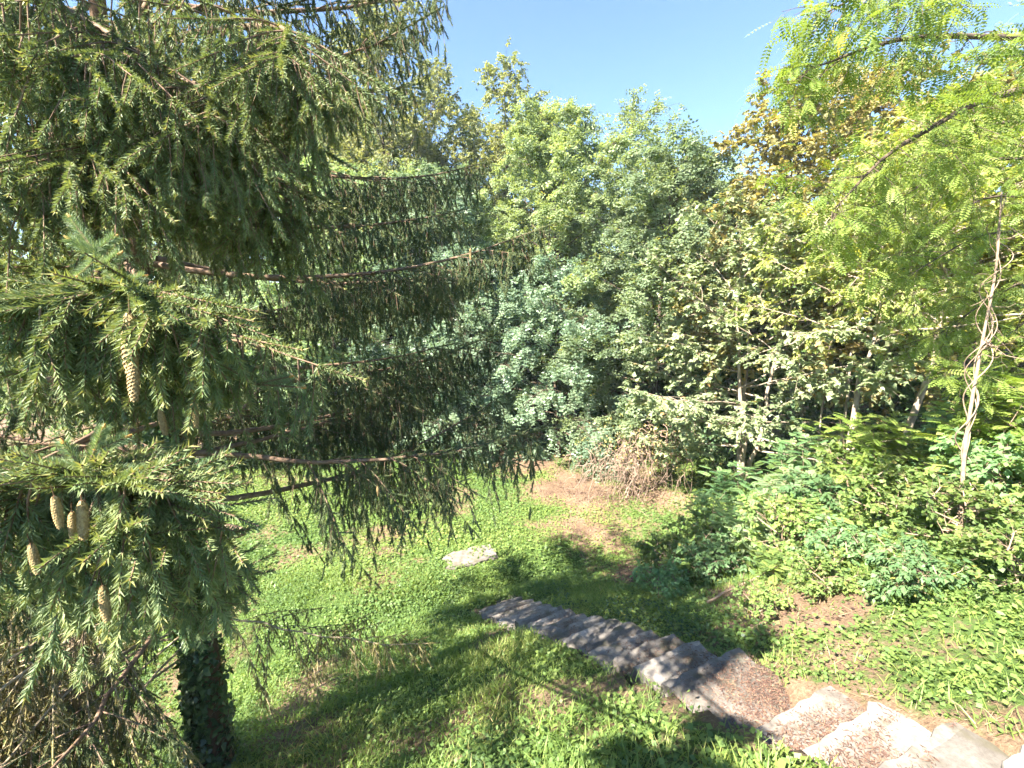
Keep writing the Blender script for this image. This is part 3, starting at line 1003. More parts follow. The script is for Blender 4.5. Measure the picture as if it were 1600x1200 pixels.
# ------------------------------------------------------------------ dry tangle of vines
def tangle():
    rng = np.random.default_rng(11)
    b = np.array([3.75, 13.3, 0.0])
    b[2] = float(height(b[0], b[1]))
    t = thing('vine_tangle', 'dry brown tangle of leafless vines hanging over the bare soil', 'shrub', b, scale=.95)
    g = Geo()
    for k in range(210):
        c = np.array([rng.normal() * .8, rng.normal() * .5, rng.uniform(1.1, 2.5)])
        if c[0] < -.3:
            c[2] *= .75
        n = 22
        s = np.linspace(0, 1, n)
        L = rng.uniform(.8, 1.9)
        az = rng.uniform(0, 6.28)
        p = c + np.stack([np.cos(az) * s * L * .45, np.sin(az) * s * L * .45, -s * s * L * 1.0 + .25 * s], -1)
        fr = rng.uniform(7, 22)
        am = rng.uniform(.06, .2)
        ph = rng.uniform(0, 6.28, 3)
        p += am * np.stack([np.sin(s * fr + ph[0]), np.sin(s * fr * .9 + ph[1]), np.cos(s * fr + ph[2])], -1) * s[:, None]
        p[:, 2] = np.maximum(p[:, 2], .03)
        r0 = rng.uniform(.006, .02)
        tube(g, p, r0, .004, 4, m=0)
    for k in range(12):
        d = nrm(np.array([rng.normal() * .5, rng.normal() * .4, 1.6]))
        tube(g, limb(rng, np.array([rng.normal() * .4, rng.normal() * .3, -.1]), d, rng.uniform(1.4, 2.5), -.08, 8, .2), .025, .008, 5)
    link('vines', g.mesh('vines', M['twig_vine'], True), t)
    lf = Geo()
    n = 500
    p = np.stack([rng.normal(size=n) * .75 + .2, rng.normal(size=n) * .5, rng.uniform(1.3, 2.5, n)], -1)
    stamp(lf, T_OVAL, p, frames(rdir(rng, n), UP[None] + rng.normal(size=(n, 3)) * .7), rng.uniform(.06, .13, n), rng.uniform(.3, 1, n))
    link('leaves', lf.mesh('leaves', M['orange']), t)


tangle()

# ------------------------------------------------------------------ spruce
def spruce_branch(main, rng, hero=False, curtain=.55, lat=.42, nlat=5.0, hang_sp=.075, needles=34, nl=.023, nw=.0066, t_in=.18, sparse=0.0, r0=.03, shoot=.125,
                  lat_t0=.3, carr_needles=True, dead_in=.35, side=.55):
    """One bough: main polyline plus laterals, both hung with drooping branchlets. Returns wood and needle Geo."""
    wood, nd = Geo(), Geo()
    main = np.asarray(main, float)
    L = plen(main)
    tube(wood, main, r0, .004, 6)
    carriers = [(main, t_in, 1.0, L)]
    n = max(3, int(L * nlat))
    for i in range(n):
        t = lat_t0 + (.985 - lat_t0) * (i + rng.random()) / n
        p, tg = interp(main, np.array([t]))
        side = 1 if i % 2 else -1
        h = nrm(np.cross(UP, tg[0]))
        a_ = math.radians(rng.uniform(38, 66))
        d = nrm(tg[0] * math.cos(a_) + h * side * math.sin(a_) + UP * rng.uniform(-.08, .12))
        ll = (lat * L * (1 - t) + .14) * rng.uniform(.6, 1.15)
        s = np.linspace(0, 1, 6)[:, None]
        lp = p[0] + d * ll * s
        lp[:, 2] += ll * (-.38 * s[:, 0] ** 2 + .12 * s[:, 0] ** 4)
        tube(wood, lp, max(.003, r0 * .32 * (1 - t) + .002), .002, 4)
        carriers.append((lp, .1, .75, ll))
    A0, D0, LN, INN = [], [], [], []
    SA, SD, SLn = [], [], []
    for c, ts, k, ln in carriers:
        m = max(3, int(ln * (1 - ts) / hang_sp))
        t = ts + (1 - ts) * (np.arange(m) + rng.random(m)) / m
        p, tg = interp(c, t)
        wv = .5 + .5 * np.sin(t * rng.uniform(9, 16) + rng.uniform(0, 6)) * np.sin(t * rng.uniform(4, 8) + rng.uniform(0, 6))
        hl = curtain * k * rng.uniform(.2, 1.0, m) * (1.05 - .62 * t) * (.45 + 1.0 * wv) * np.where(rng.random(m) < .12, 1.5, 1)
        d = nrm(-UP[None] + tg * rng.uniform(.05, .45, m)[:, None] + rng.normal(size=(m, 3)) * np.array([.17, .17, .05]))
        A0.append(p)
        D0.append(d)
        LN.append(hl)
        INN.append(t if k == 1.0 else np.full(m, .6) + .4 * t)
        if carr_needles:      # needle clad outer carrier
            te = np.linspace(max(ts, .55 if k == 1.0 else .15), 1, max(3, int(ln * .6 / .07)))
            p, tg = interp(c, te)
            pr = np.cross(tg, UP[None]) * np.where(np.arange(len(te)) % 2, 1, -1)[:, None]
            SA.append(p)
            SD.append(nrm(tg + pr * side + rng.normal(size=p.shape) * .18 - UP * (.6 - side)))
            SLn.append(shoot * rng.uniform(.7, 1.3, len(te)))
            SA.append(p)
            SD.append(tg + rng.normal(size=p.shape) * .05)
            SLn.append(np.full(len(te), .09))
            SA.append(p[-1:])
            SD.append(tg[-1:])
            SLn.append(np.array([shoot * 1.4]))
    A = np.concatenate(A0)
    D = np.concatenate(D0)
    LN = np.concatenate(LN)
    INN = np.concatenate(INN)
    B1 = A + D * (LN * .5)[:, None]
    D2 = nrm(D + np.array([0, 0, -.5]) + rng.normal(size=D.shape) * np.array([.26, .26, .1]))
    B2 = B1 + D2 * (LN * .5)[:, None]
    segs(wood, A, B1, .003, .0025, 3, m=1)
    segs(wood, B1, B2, .0025, .0015, 3, m=1)
    # shoots along each hanging branchlet
    alive = rng.random(len(A)) > sparse + dead_in * np.clip(1 - INN * 2.2, 0, 1)
    cnt = np.maximum(2, (LN / (.055 if not hero else .046)).astype(int))
    cnt = np.where(alive, cnt, np.maximum(1, cnt // 2))
    I = np.repeat(np.arange(len(A)), cnt)
    f = rng.uniform(.08, 1, len(I))[:, None]
    P = np.where(f < .5, A[I] + (B1[I] - A[I]) * f * 2, B1[I] + (B2[I] - B1[I]) * (f * 2 - 1))
    az = rng.uniform(0, 6.28, len(I))
    sd = nrm(np.stack([np.cos(az) * .42, np.sin(az) * .42, -np.full(len(I), .9)], -1) + D[I] * .2)
    sl = shoot * rng.uniform(.5, 1.15, len(I)) * (1.15 - .45 * f[:, 0])
    ok = alive[I]
    segs(wood, P[~ok], P[~ok] + (sd * sl[:, None] * 1.3 + np.random.default_rng(1).normal(size=P.shape) * .015)[~ok], .0016, .0008, 3, m=2)
    SA += [P[ok], B2[alive]]
    SD += [sd[ok], D2[alive]]
    SLn += [sl[ok], np.full(alive.sum(), shoot * .8)]
    SA = np.concatenate(SA)
    SD = nrm(np.concatenate(SD))
    SLn = np.concatenate(SLn)
    # needles
    E = SA + SD * SLn[:, None]
    segs(nd if not hero else wood, SA, E, .0065 if not hero else .0022, .004 if not hero else .0018, 3, r=rng.uniform(0, .6, len(SA)), m=0 if not hero else 1)
    S = len(SA)
    K = needles
    u = (np.arange(K)[None] + rng.random((S, K))) / K
    ph = np.arange(K)[None] * 2.39996 + rng.uniform(0, 6.28, (S, 1))
    ref = np.where(np.abs(SD[:, 2:3]) > .95, np.array([[1.0, 0, 0]]), UP[None])
    uu = nrm(np.cross(SD, ref))
    vv = np.cross(SD, uu)
    rad = uu[:, None] * np.cos(ph)[..., None] + vv[:, None] * np.sin(ph)[..., None]
    nd_d = nrm(SD[:, None] * rng.uniform(.6, 1.1, (S, K, 1)) + rad * .8)
    base = SA[:, None] + SD[:, None] * (u * SLn[:, None])[..., None] + rad * .0015
    tang = nrm(np.cross(nd_d, rng.normal(size=(S, K, 3))))
    ln_ = nl * rng.uniform(.75, 1.15, (S, K, 1))
    hw = nw * .5
    V = np.stack([base - tang * hw, base + tang * hw, base + nd_d * ln_], 2)
    r = np.clip(np.repeat(rng.random((S, 1)) * .6, K, 1) + rng.random((S, K)) * .33, 0, .93)
    r = np.where((u > .93) & (rng.random((S, 1)) < .5), .97, r)
    nd.add(V.reshape(-1, 3), T=np.arange(S * K * 3).reshape(-1, 3), r=r.ravel())
    return wood, nd


def bough_pts(L, a_=.10, b_=.16, n=12, rng=None):
    t = np.linspace(0, 1, n)
    y = np.cumsum(rng.normal(size=n)) * .012 * L
    y -= y[0]
    return np.stack([L * t, y, L * (-a_ * t + b_ * t * t)], -1)


WOODM = [M['twig'], M['twig'], M['twig_dead']]
BOUGH = {}


def make_bough(key, seed, L, a_, b_, mat='needle', **kw):
    rng = np.random.default_rng(seed)
    wd, nd = spruce_branch(bough_pts(L, a_, b_, rng=rng), rng, **kw)
    BOUGH[key] = (wd.mesh('bough_wood', WOODM if mat != 'needle_sparse' else [M['twig_pale']] * 3, True), nd.mesh('bough_needles', M[mat]), L)


make_bough('long_a', 101, 3.4, .20, .31, curtain=1.0, nlat=5.5, hang_sp=.075)
make_bough('long_b', 102, 3.3, .20, .24, dead_in=.85, curtain=1.0, nlat=5.5, hang_sp=.075)
make_bough('mid_a', 103, 2.5, -.05, .16, curtain=.8, hang_sp=.075)
make_bough('mid_b', 104, 2.6, .15, .22, curtain=.75, hang_sp=.075)
make_bough('short_a', 105, 1.6, -.1, .2, curtain=.55, hang_sp=.075)
make_bough('up_a', 106, 2.2, -.35, .15, curtain=.7, hang_sp=.075)
make_bough('sparse_a', 107, 2.9, .25, .10, mat='needle_sparse', curtain=.5, sparse=.45, dead_in=.9, needles=18, hang_sp=.055, r0=.013, nlat=8, lat=.36, lat_t0=.15)
make_bough('near_a', 108, 3.2, .12, .16, hero=True, mat='needle_hero', curtain=.6, needles=60, nw=.0042, nl=.021, hang_sp=.075, nlat=4, lat=.34, t_in=.3)
make_bough('near_b', 109, 2.6, .05, .12, hero=True, mat='needle_hero', curtain=.5, needles=60, nw=.0042, nl=.021, hang_sp=.075, nlat=4, lat=.34, t_in=.3)


def put_bough(tree, key, z, az, sc_=1.0, tilt=0.0, roff=.12, nozz=None):
    wm, nm, L = BOUGH[key]
    a_ = math.radians(az)
    o = link('branch', wm, tree, (math.cos(a_) * roff, math.sin(a_) * roff, z))
    o.rotation_euler = (0, math.radians(-tilt), a_)
    o.scale = (sc_, sc_, sc_ if nozz is None else nozz)
    link('needles', nm, o)
    return o


def cone_mesh():
    g = Geo()
    nr, ns = 53, 14
    u = np.linspace(0, 1, nr)
    prof = .0165 * np.sin(np.pi * np.clip(u * .9 + .08, 0, 1)) ** .55
    a_ = np.arange(ns) * 2 * math.pi / ns
    ph = (u[:, None] * 13 + a_[None] / (2 * math.pi) * 5)
    rr = .9 * prof[:, None] * (.92 + .1 * (ph % 1.0)) * (1 + .07 * np.cos(a_[None] * 7 + np.floor(ph) * 3.1))
    V = np.stack([np.cos(a_)[None] * rr, np.sin(a_)[None] * rr, np.broadcast_to(-u[:, None] * .125, rr.shape)], -1)
    i = np.arange(ns)
    q = (np.stack([i, (i + 1) % ns, (i + 1) % ns + ns, i + ns], -1)[None] + (np.arange(nr - 1) * ns)[:, None, None]).reshape(-1, 4)
    g.add(V.reshape(-1, 3), Q=q)
    e = np.concatenate([V[-1], [[0, 0, -.128]]])
    g.add(e, T=np.stack([i, (i + 1) % ns, np.full(ns, ns)], -1))
    e = np.concatenate([V[0], [[0, 0, .004]]])
    g.add(e, T=np.stack([(i + 1) % ns, i, np.full(ns, ns)], -1))
    k = np.arange(130)
    u = .03 + .95 * (k + .5) / 130
    an = k * 2.39996
    pr = .0165 * np.sin(np.pi * np.clip(u * .9 + .08, 0, 1)) ** .55
    od = np.stack([np.cos(an), np.sin(an), np.zeros(130)], -1)
    P = od * pr[:, None] * .86 + np.stack([0 * u, 0 * u, -u * .125 + .006], -1)
    tm = (np.array([(0, -.25, 0), (0, .25, 0), (.6, .42, .05), (1, 0, .1), (.6, -.42, .05)]), np.array([(4, 2, 3)]), np.array([(0, 1, 2, 4)]))
    stamp(g, tm, P, frames(od * .38 + np.array([0, 0, -1.0]), od + np.array([0, 0, .3])), .0165, .5, 1)
    segs(g, np.array([[0, 0, .0]]), np.array([[.004, .003, .045]]), .003, .002, 5, m=0)
    return g.mesh('cone', [M['cone_core'], M['cone']])


def trunk_geo(rng, H, r0, lean):
    n = 40
    t = np.linspace(0, 1, n)
    pts = np.stack([lean[0] * t * H + .05 * np.sin(t * 7), lean[1] * t * H + .04 * np.sin(t * 5 + 1), t * H - .4], -1)
    rad = r0 * (1 - .93 * t)
    rad = rad * (1 + .5 * np.exp(-t * H / .35))
    sides = 18
    R = rad[:, None] * (1 + .07 * rng.normal(size=(n, sides)))
    g = Geo()
    tube(g, pts, 0, 0, sides, rad=R)
    return g, pts, rad


# -- near spruce
TB = np.array([-3.22, 4.0, 0.0])
TB[2] = float(height(TB[0], TB[1]))
spruce = thing('spruce_tree', 'large Norway spruce with drooping boughs and an ivy clad trunk', 'tree', TB)
rng = np.random.default_rng(40)
tg_, tp_, tr_ = trunk_geo(rng, 10.4, .165, (.004, .0))
trunk_o = link('trunk', tg_.mesh('spruce_trunk', M['bark_spruce'], True), spruce)
iv = Geo()
n = 9000
hz = rng.uniform(0, 1, n) ** 1.15 * 5.2
ang = rng.normal(size=n) * 1.3 + math.radians(-95)
keepm = rng.random(n) < np.where(ang < math.radians(-50), 1, .55)
keepm &= vnoise(ang * 2, hz, .8, 9) > .25
hz, ang = hz[keepm], ang[keepm]
n = len(hz)
rr = np.interp(hz, tp_[:, 2], tr_) * 1.06 + rng.uniform(.0, .07, n)
cx = np.interp(hz, tp_[:, 2], tp_[:, 0])
cy_ = np.interp(hz, tp_[:, 2], tp_[:, 1])
out_ = np.stack([np.cos(ang), np.sin(ang), np.zeros(n)], -1)
pos = np.stack([cx, cy_, hz], -1) + out_ * rr[:, None]
d = rdir(rng, n) * .8 + np.array([0, 0, -.7])
stamp(iv, T_MAPLE, pos, frames(d, out_ + rng.normal(size=(n, 3)) * .4), rng.uniform(.035, .075, n), rng.random(n))
tag(link('ivy', iv.mesh('ivy', M['ivy']), trunk_o), kind='stuff')

# right hand boughs seen in profile
dz = TB[2]
for key, z, az, s, tilt in [
        ('long_a', 6.55, 6, 1.0, 0), ('long_b', 4.85, 2, 1.04, 0), ('mid_a', 7.75, 8, .98, 6), ('up_a', 8.3, 4, .85, 2), ('mid_b', 7.0, 20, 1.05, 0),
        ('mid_b', 5.7, 24, 1.0, -3), ('sparse_a', 3.25, 0, .78, -3), ('mid_a', 9.1, -12, .55, 4), ('short_a', 7.4, -25, 1.05, 0), ('short_a', 8.3, -32, 1.2, 3),
        ('short_a', 9.6, 18, .8, 6)]:
    put_bough(spruce, key, z - dz, az, s, tilt)
rng = np.random.default_rng(43)
keys_low = ['long_b', 'mid_b', 'long_a']
z = 2.7
k = 0
while z < 11.3:
    az = (k * 137.508 + 40) % 360
    if az > 180:
        az -= 360
    k += 1
    z += .095 if z < 9.5 else .17
    if -58 < az < 28 and z < 9.8:
        continue
    if 20 <= az < 115 and z < 4.5:
        continue
    if 28 <= az < 105 and 5.5 < z < 9.8 and rng.random() < .85:
        continue
    if z < 4.6:
        key = 'sparse_a' if (az > 140 or az < -100) else ('sparse_a' if rng.random() < .5 else 'mid_b')
    elif z < 9.5:
        key = keys_low[rng.integers(3)] if rng.random() < .65 else 'mid_a'
    elif z < 12.5:
        key = 'mid_a' if rng.random() < .6 else 'up_a'
    else:
        key = 'short_a'
    L = BOUGH[key][2]
    want = 3.4 - .035 * (z - 5) ** 2 if z > 5 else 3.1
    want = max(.6, min(want, (11.9 - z) * .85))
    if -85 < az < -58:
        want = min(want, 2.6)
        if 4.6 < z < 8.5:
            key = 'near_b'
            L = 2.6
    s = np.clip(want / L, .5, 1.12) * rng.uniform(.88, 1.05)
    put_bough(spruce, key, z - dz, az, s, rng.uniform(-6, 6))
# boughs reaching to the left of the camera
for key, z, az, s, tilt in [('near_a', 7.6, -66, .98, 2), ('near_b', 8.6, -60, 1.0, 0), ('near_a', 6.6, -78, .95, 0), ('near_b', 5.4, -70, 1.1, -4), ('near_a', 9.0, -80, .95, 0)]:
    put_bough(spruce, key, z - dz, az, s, tilt)
for key, z, az, s, tilt in [('sparse_a', 3.6, -120, 1.1, -4), ('sparse_a', 3.9, -100, 1.15, -2), ('sparse_a', 3.3, -145, 1.0, -6), ('sparse_a', 4.3, -135, 1.15, -4), ('sparse_a', 3.0, -108, .95, -6), ('sparse_a', 4.1, -160, 1.1, -8), ('sparse_a', 3.4, -112, 1.15, -5), ('sparse_a', 3.15, -128, 1.1, -5), ('sparse_a', 2.9, -95, .95, -3), ('sparse_a', 3.7, -92, 1.1, -6), ('sparse_a', 2.75, -120, .95, -5), ('sparse_a', 3.3, -88, 1.0, -4), ('sparse_a', 3.05, -138, 1.05, -6), ('sparse_a', 3.5, -150, 1.1, -7)]:
    put_bough(spruce, key, z - dz, az, s, tilt)


# hero boughs just in front of the camera
def hero(ctrl, seed, leader, sidev, curtain, ndl=75, **kw):
    rng = np.random.default_rng(seed)
    main = smooth_pts(ctrl, 26)
    wd, nd = spruce_branch(main - TB, rng, hero=True, curtain=curtain, needles=ndl, nl=.0195, nw=.0021 * (150 / ndl), shoot=.11, r0=.022, **kw)
    o = link('branch', wd.mesh('hero_wood', WOODM, True), spruce)
    link('needles', nd.mesh('hero_needles', M['needle_hero']), o)
    if not leader:
        return
    # leader and its whorl of fresh shoots
    wd, nd = Geo(), Geo()
    A, B = [], []
    for a_, b_ in leader:
        A.append(a_ - TB)
        B.append(b_ - TB)
    A, B = np.array(A), np.array(B)
    SD = nrm(B - A)
    SL = np.linalg.norm(B - A, axis=1)
    segs(wd, A, B, .004, .0025, 6, m=0)
    S, K = len(A), 330
    u = (np.arange(K)[None] + rng.random((S, K))) / K
    ph = np.arange(K)[None] * 2.39996 + rng.uniform(0, 6, (S, 1))
    uu = nrm(np.cross(SD, np.array([[.2, .3, .9]])))
    vv = np.cross(SD, uu)
    rad = uu[:, None] * np.cos(ph)[..., None] + vv[:, None] * np.sin(ph)[..., None]
    dd = nrm(SD[:, None] * .62 + rad * .85)
    base = A[:, None] + SD[:, None] * (u * SL[:, None])[..., None] + rad * .003
    tang = nrm(np.cross(dd, rng.normal(size=(S, K, 3))))
    V = np.stack([base - tang * .0008, base + tang * .0008, base + dd * .017 * rng.uniform(.8, 1.15, (S, K, 1))], 2)
    nd.add(V.reshape(-1, 3), T=np.arange(S * K * 3).reshape(-1, 3), r=np.clip(rng.random((S, K)) * .93, 0, .93).ravel())
    for b_, sd in zip(B, SD):
        tube(wd, np.array([b_ - sd * .004, b_ + sd * .003, b_ + sd * .008]), .0045, .0015, 6, m=1)
    o2 = link('branch_tip', wd.mesh('tip_wood', [M['twig'], M['bud']], True), spruce)
    link('needles', nd.mesh('tip_needles', M['needle_tip']), o2)


dA = 1.0
hero([TB + (.1, -.15, 5.2), np.array([-2.4, 2.6, 6.62]), PX(330, 520, 1.45), PX(240, 470, 1.1), PX(190, 455, dA)], 201,
     [(PX(190, 455, dA), PX(148, 392, dA)), (PX(148, 392, dA), PX(108, 338, dA)), (PX(148, 394, dA), PX(180, 370, dA + .02)), (PX(150, 398, dA), PX(106, 372, dA - .02)),
      (PX(155, 402, dA), PX(122, 432, dA - .03)), (PX(165, 415, dA), PX(188, 396, dA)), (PX(185, 445, dA), PX(226, 432, dA + .02)), (PX(188, 450, dA), PX(160, 446, dA - .04)),
      (PX(195, 460, dA), PX(196, 530, dA - .02)), (PX(205, 462, dA), PX(262, 500, dA + .05)), (PX(262, 500, dA + .05), PX(330, 560, dA + .1)), (PX(215, 468, dA), PX(150, 548, dA)),
      (PX(330, 560, dA + .1), PX(400, 600, dA + .15)), (PX(400, 600, dA + .15), PX(474, 606, dA + .15)), (PX(400, 600, dA + .15), PX(455, 588, dA + .15)), (PX(150, 548, dA), PX(90, 560, dA))], None, .34,
     nlat=9, hang_sp=.055, t_in=.5, lat=.15, lat_t0=.55)
dB = .92
hero([TB + (.1, -.1, 3.9), np.array([-2.5, 2.6, 5.35]), PX(330, 770, 1.5), PX(215, 765, 1.1), PX(130, 745, dB)], 202,
     [(PX(130, 745, dB), PX(150, 700, dB)), (PX(150, 700, dB), PX(162, 668, dB)), (PX(135, 740, dB), PX(98, 690, dB - .02)), (PX(150, 705, dB), PX(200, 682, dB + .02)),
      (PX(140, 735, dB), PX(222, 732, dB + .03)), (PX(120, 745, dB), PX(40, 774, dB - .03)), (PX(125, 730, dB), PX(78, 722, dB)), (PX(120, 755, dB), PX(45, 815, dB - .03)),
      (PX(120, 755, dB), PX(0, 852, dB - .05)), (PX(135, 742, dB), PX(262, 764, dB + .1)), (PX(130, 750, dB), PX(120, 850, dB)), (PX(150, 755, dB), PX(170, 860, dB)),
      (PX(122, 752, dB), PX(75, 880, dB))], None, .34,
     nlat=9, hang_sp=.055, t_in=.55, lat=.13, lat_t0=.6)
hero([TB + (.1, -.1, 3.2), np.array([-2.2, 2.9, 4.75]), PX(380, 830, 1.9), PX(280, 850, 1.5), PX(160, 880, 1.2)], 203,
     [(PX(160, 880, 1.2), PX(110, 900, 1.15)), (PX(160, 880, 1.2), PX(165, 930, 1.2))], None, .3, nlat=8, hang_sp=.06, t_in=.6, lat=.12, lat_t0=.62)
for sd, ctrl, cu, nd_ in [
        (211, [TB + (.1, -.15, 6.4), np.array([-2.0, 2.7, 7.55]), PX(420, 40, 1.75), PX(440, 95, 1.5)], .32, 60),
        (212, [TB + (.1, -.15, 6.0), np.array([-2.2, 2.6, 7.35]), PX(300, 130, 1.7), PX(330, 190, 1.5)], .34, 60),
        (213, [TB + (.0, -.15, 6.6), np.array([-2.3, 2.2, 7.6]), PX(180, 60, 1.6), PX(110, 90, 1.35)], .34, 60),
        (214, [TB + (.0, -.15, 5.6), np.array([-2.3, 2.3, 6.95]), PX(170, 230, 1.6), PX(90, 260, 1.35)], .34, 60),
        (215, [TB + (.1, -.1, 5.4), np.array([-2.0, 2.9, 6.95]), PX(380, 260, 2.1), PX(420, 330, 1.9)], .36, 50),
        (216, [TB + (-.1, -.1, 4.9), np.array([-2.6, 2.6, 6.1]), PX(100, 420, 1.9), PX(20, 450, 1.7)], .36, 50)]:
    hero(ctrl, sd, None, None, cu * 1.6, int(nd_ * 1.1), nlat=8, hang_sp=.065, t_in=.3, lat=.26, lat_t0=.3, side=.3)
CONE = cone_mesh()
for x, y, dep, s, tl in [(203, 490, 1.0, 1.15, .08), (230, 478, 1.02, .75, -.05), (207, 560, .98, .8, -.15), (293, 560, 1.1, .7, .05), (302, 625, 1.12, .62, .06), (85, 775, .9, .58, -.02), (128, 782, .93, .72, .08), (160, 915, 1.0, .72, .05), (112, 800, .95, .55, -.06), (250, 640, 1.15, .6, .05), (48, 850, .9, .55, .04), (735, 388, 3.9, .9, 0), (590, 760, 3.7, .8, 0)]:
    p = PX(x, y, dep - (.08 if dep < 2 else 0)) - TB
    o = link('cone', CONE, spruce, p)
    s *= .85
    o.scale = (s * .8, s * .8, s)
    o.rotation_euler = (tl, tl * .7, x)

for key, z, az, s, tilt in [('long_b', 5.5, 36, 1.12, 2), ('long_a', 4.35, 40, 1.15, 0), ('long_a', 7.6, 34, 1.0, 0), ('mid_a', 8.6, 30, 1.1, 4), ('long_b', 6.6, 44, 1.1, 0), ('long_a', 5.0, 52, 1.1, 0)]:
    put_bough(spruce, key, z - dz, az, s, tilt)

# ------------------------------------------------------------------ stairs and slabs
def block(rng, lx, ly, lz, nx=7, ny=5, jag=.02):
    """Worn stone block, top at z = 0, local x across, y along."""
    g = Geo()
    xs = np.linspace(-.5, .5, nx)
    ys = np.linspace(-.5, .5, ny)
    ys[1:-1] += .05
    ys[-2] = .5 - .07 / ly
    ys[1] = -.5 + .08 / ly
    X, Y = np.meshgrid(xs, ys, indexing='ij')
    ex = np.abs(X) > .49
    ey = np.abs(Y) > .49
    jx = rng.normal(size=X.shape) * jag
    jy = rng.normal(size=X.shape) * jag
    TX = X * lx + jx * np.where(ex, 2.2, .6)
    TY = Y * ly + jy * np.where(ey, 1.2, .4)
    rim = (ex | ey)
    TZ = rng.normal(size=X.shape) * .0025 - np.where(rim, .003, 0) - np.where(ex & ey, .01, 0)
    top = np.stack([TX, TY, TZ], -1).reshape(-1, 3)
    mid = np.stack([TX * 1.004, TY + np.sign(TY) * .006 * ey, TZ - .012], -1).reshape(-1, 3)
    bot = np.stack([TX * 1.0, TY * 1.0, np.full(X.shape, -lz)], -1).reshape(-1, 3)
    id_ = np.arange(nx * ny).reshape(nx, ny)
    q = np.stack([id_[:-1, :-1], id_[1:, :-1], id_[1:, 1:], id_[:-1, 1:]], -1).reshape(-1, 4)
    per = np.concatenate([id_[:, 0], id_[-1, 1:], id_[-2::-1, -1], id_[0, -2:0:-1]])
    N = nx * ny
    a_, b_ = per, np.roll(per, -1)
    sides = np.concatenate([np.stack([b_, a_, a_ + N, b_ + N], -1), np.stack([b_ + N, a_ + N, a_ + 2 * N, b_ + 2 * N], -1)])
    fr = np.full((nx - 1, ny - 1), .5) + rng.normal(size=(nx - 1, ny - 1)) * .07
    fr[:, -1] = .85 + rng.normal(size=nx - 1) * .12
    fr[:, 0] = .12
    g.add(np.concatenate([top, mid, bot]), Q=np.concatenate([q, sides]), r=np.concatenate([np.clip(fr, 0, 1).ravel(), np.full(len(sides), .4)]))
    return g


def stair_z(i):
    return .16 + i * .178


rng = np.random.default_rng(70)
stairs = thing('stone_stairs', 'worn stone stairs littered with brown needles leading down to the lawn', 'stairs', (S0[0], S0[1], 0))
STEP = []
yaw = math.atan2(TRD[1], TRD[0])
for i in range(14):
    l = i * .353
    wd_ = .98 + rng.uniform(-.09, .1)
    STEP.append((l, stair_z(i), wd_, .42, rng.normal() * .04))
STEP.append((4.95 + .35, 2.69, 1.06, .95, 0.03))          # landing
for k in range(8):
    l = 5.93 + k * .36
    STEP.append((l, .495 * l + .10, (.98 - .02 * k) + rng.uniform(-.06, .06), .43, rng.normal() * .04))
for i, (l, zz, wd_, dp, so) in enumerate(STEP):
    g = block(rng, wd_, dp, .26, 11 if i != 14 else 13, 5 if i != 14 else 11, .009)
    c = UPD * l + TRD * so
    o = link('step', g.mesh('step', M['stone'], flat=True), stairs, (c[0], c[1], zz))
    o.rotation_euler = (rng.normal() * .015, rng.normal() * .018, yaw + rng.normal() * .035)

def slab(name, label, x, y, lx, ly, rz, tilt=(0, 0), lift=.06, seed=0):
    r_ = np.random.default_rng(seed)
    g = block(r_, lx, ly, .16, 12, 9, .022)
    o = link(name, g.mesh(name, M['stone'], flat=True), None, (x, y, float(height(x, y)) + lift))
    o.rotation_euler = (tilt[0], tilt[1], rz)
    tag(o, label, 'slab')


slab('stone_slab', 'pale flat stone slab lying alone on the lawn beyond the stairs', -.98, 9.95, 1.15, .62, .42, (.03, -.02), .06, 3)
g = Geo()
r_ = np.random.default_rng(8)
ic = np.array([(math.cos(a_) * math.cos(e), math.sin(a_) * math.cos(e), math.sin(e)) for e in (-.9, -.3, .3, .9) for a_ in np.arange(8) * .785]) * r_.uniform(.8, 1.1, (32, 1))
i = np.arange(8)
qq = np.concatenate([np.stack([i + 8 * k, (i + 1) % 8 + 8 * k, (i + 1) % 8 + 8 * k + 8, i + 8 * k + 8], -1) for k in range(3)])
g.add(np.concatenate([ic, [[0, 0, 1]]]) * (.05, .038, .028), Q=qq, T=np.stack([i + 24, (i + 1) % 8 + 24, np.full(8, 32)], -1))
p = PX(1342, 1062, 4.3)
o = tag(link('pebble', g.mesh('pebble', M['stone'], True), None, (p[0], p[1], float(height(p[0], p[1])) + .012)), 'small pale stone on the bare patch above the landing', 'stone')

# ------------------------------------------------------------------ fallen sticks
def stick(x0, y0, x1, y1, r, lab, seed):
    rng = np.random.default_rng(seed)
    n = 12
    t = np.linspace(0, 1, n)
    X = x0 + (x1 - x0) * t + np.cumsum(rng.normal(size=n)) * .012
    Y = y0 + (y1 - y0) * t + np.cumsum(rng.normal(size=n)) * .012
    Zs = height(X, Y)
    zl = np.linspace(Zs[0], Zs[-1], n)
    Z = np.maximum(Zs, zl) * .5 + zl * .5 + .09
    b = np.array([x0, y0, Z[0]])
    g = Geo()
    tube(g, np.stack([X, Y, Z], -1) - b, r, r * .5, 6)
    for k in range(3):
        i = rng.integers(3, n - 1)
        tube(g, limb(rng, np.array([X[i], Y[i], Z[i]]) - b, nrm(rng.normal(size=3) * (1, 1, .3) + (0, 0, .3)), .3, 0, 5, .3), r * .4, .003, 4)
    tag(link('fallen_branch', g.mesh('fallen_branch', M['twig_dead'], True), None, b), lab, 'branch')


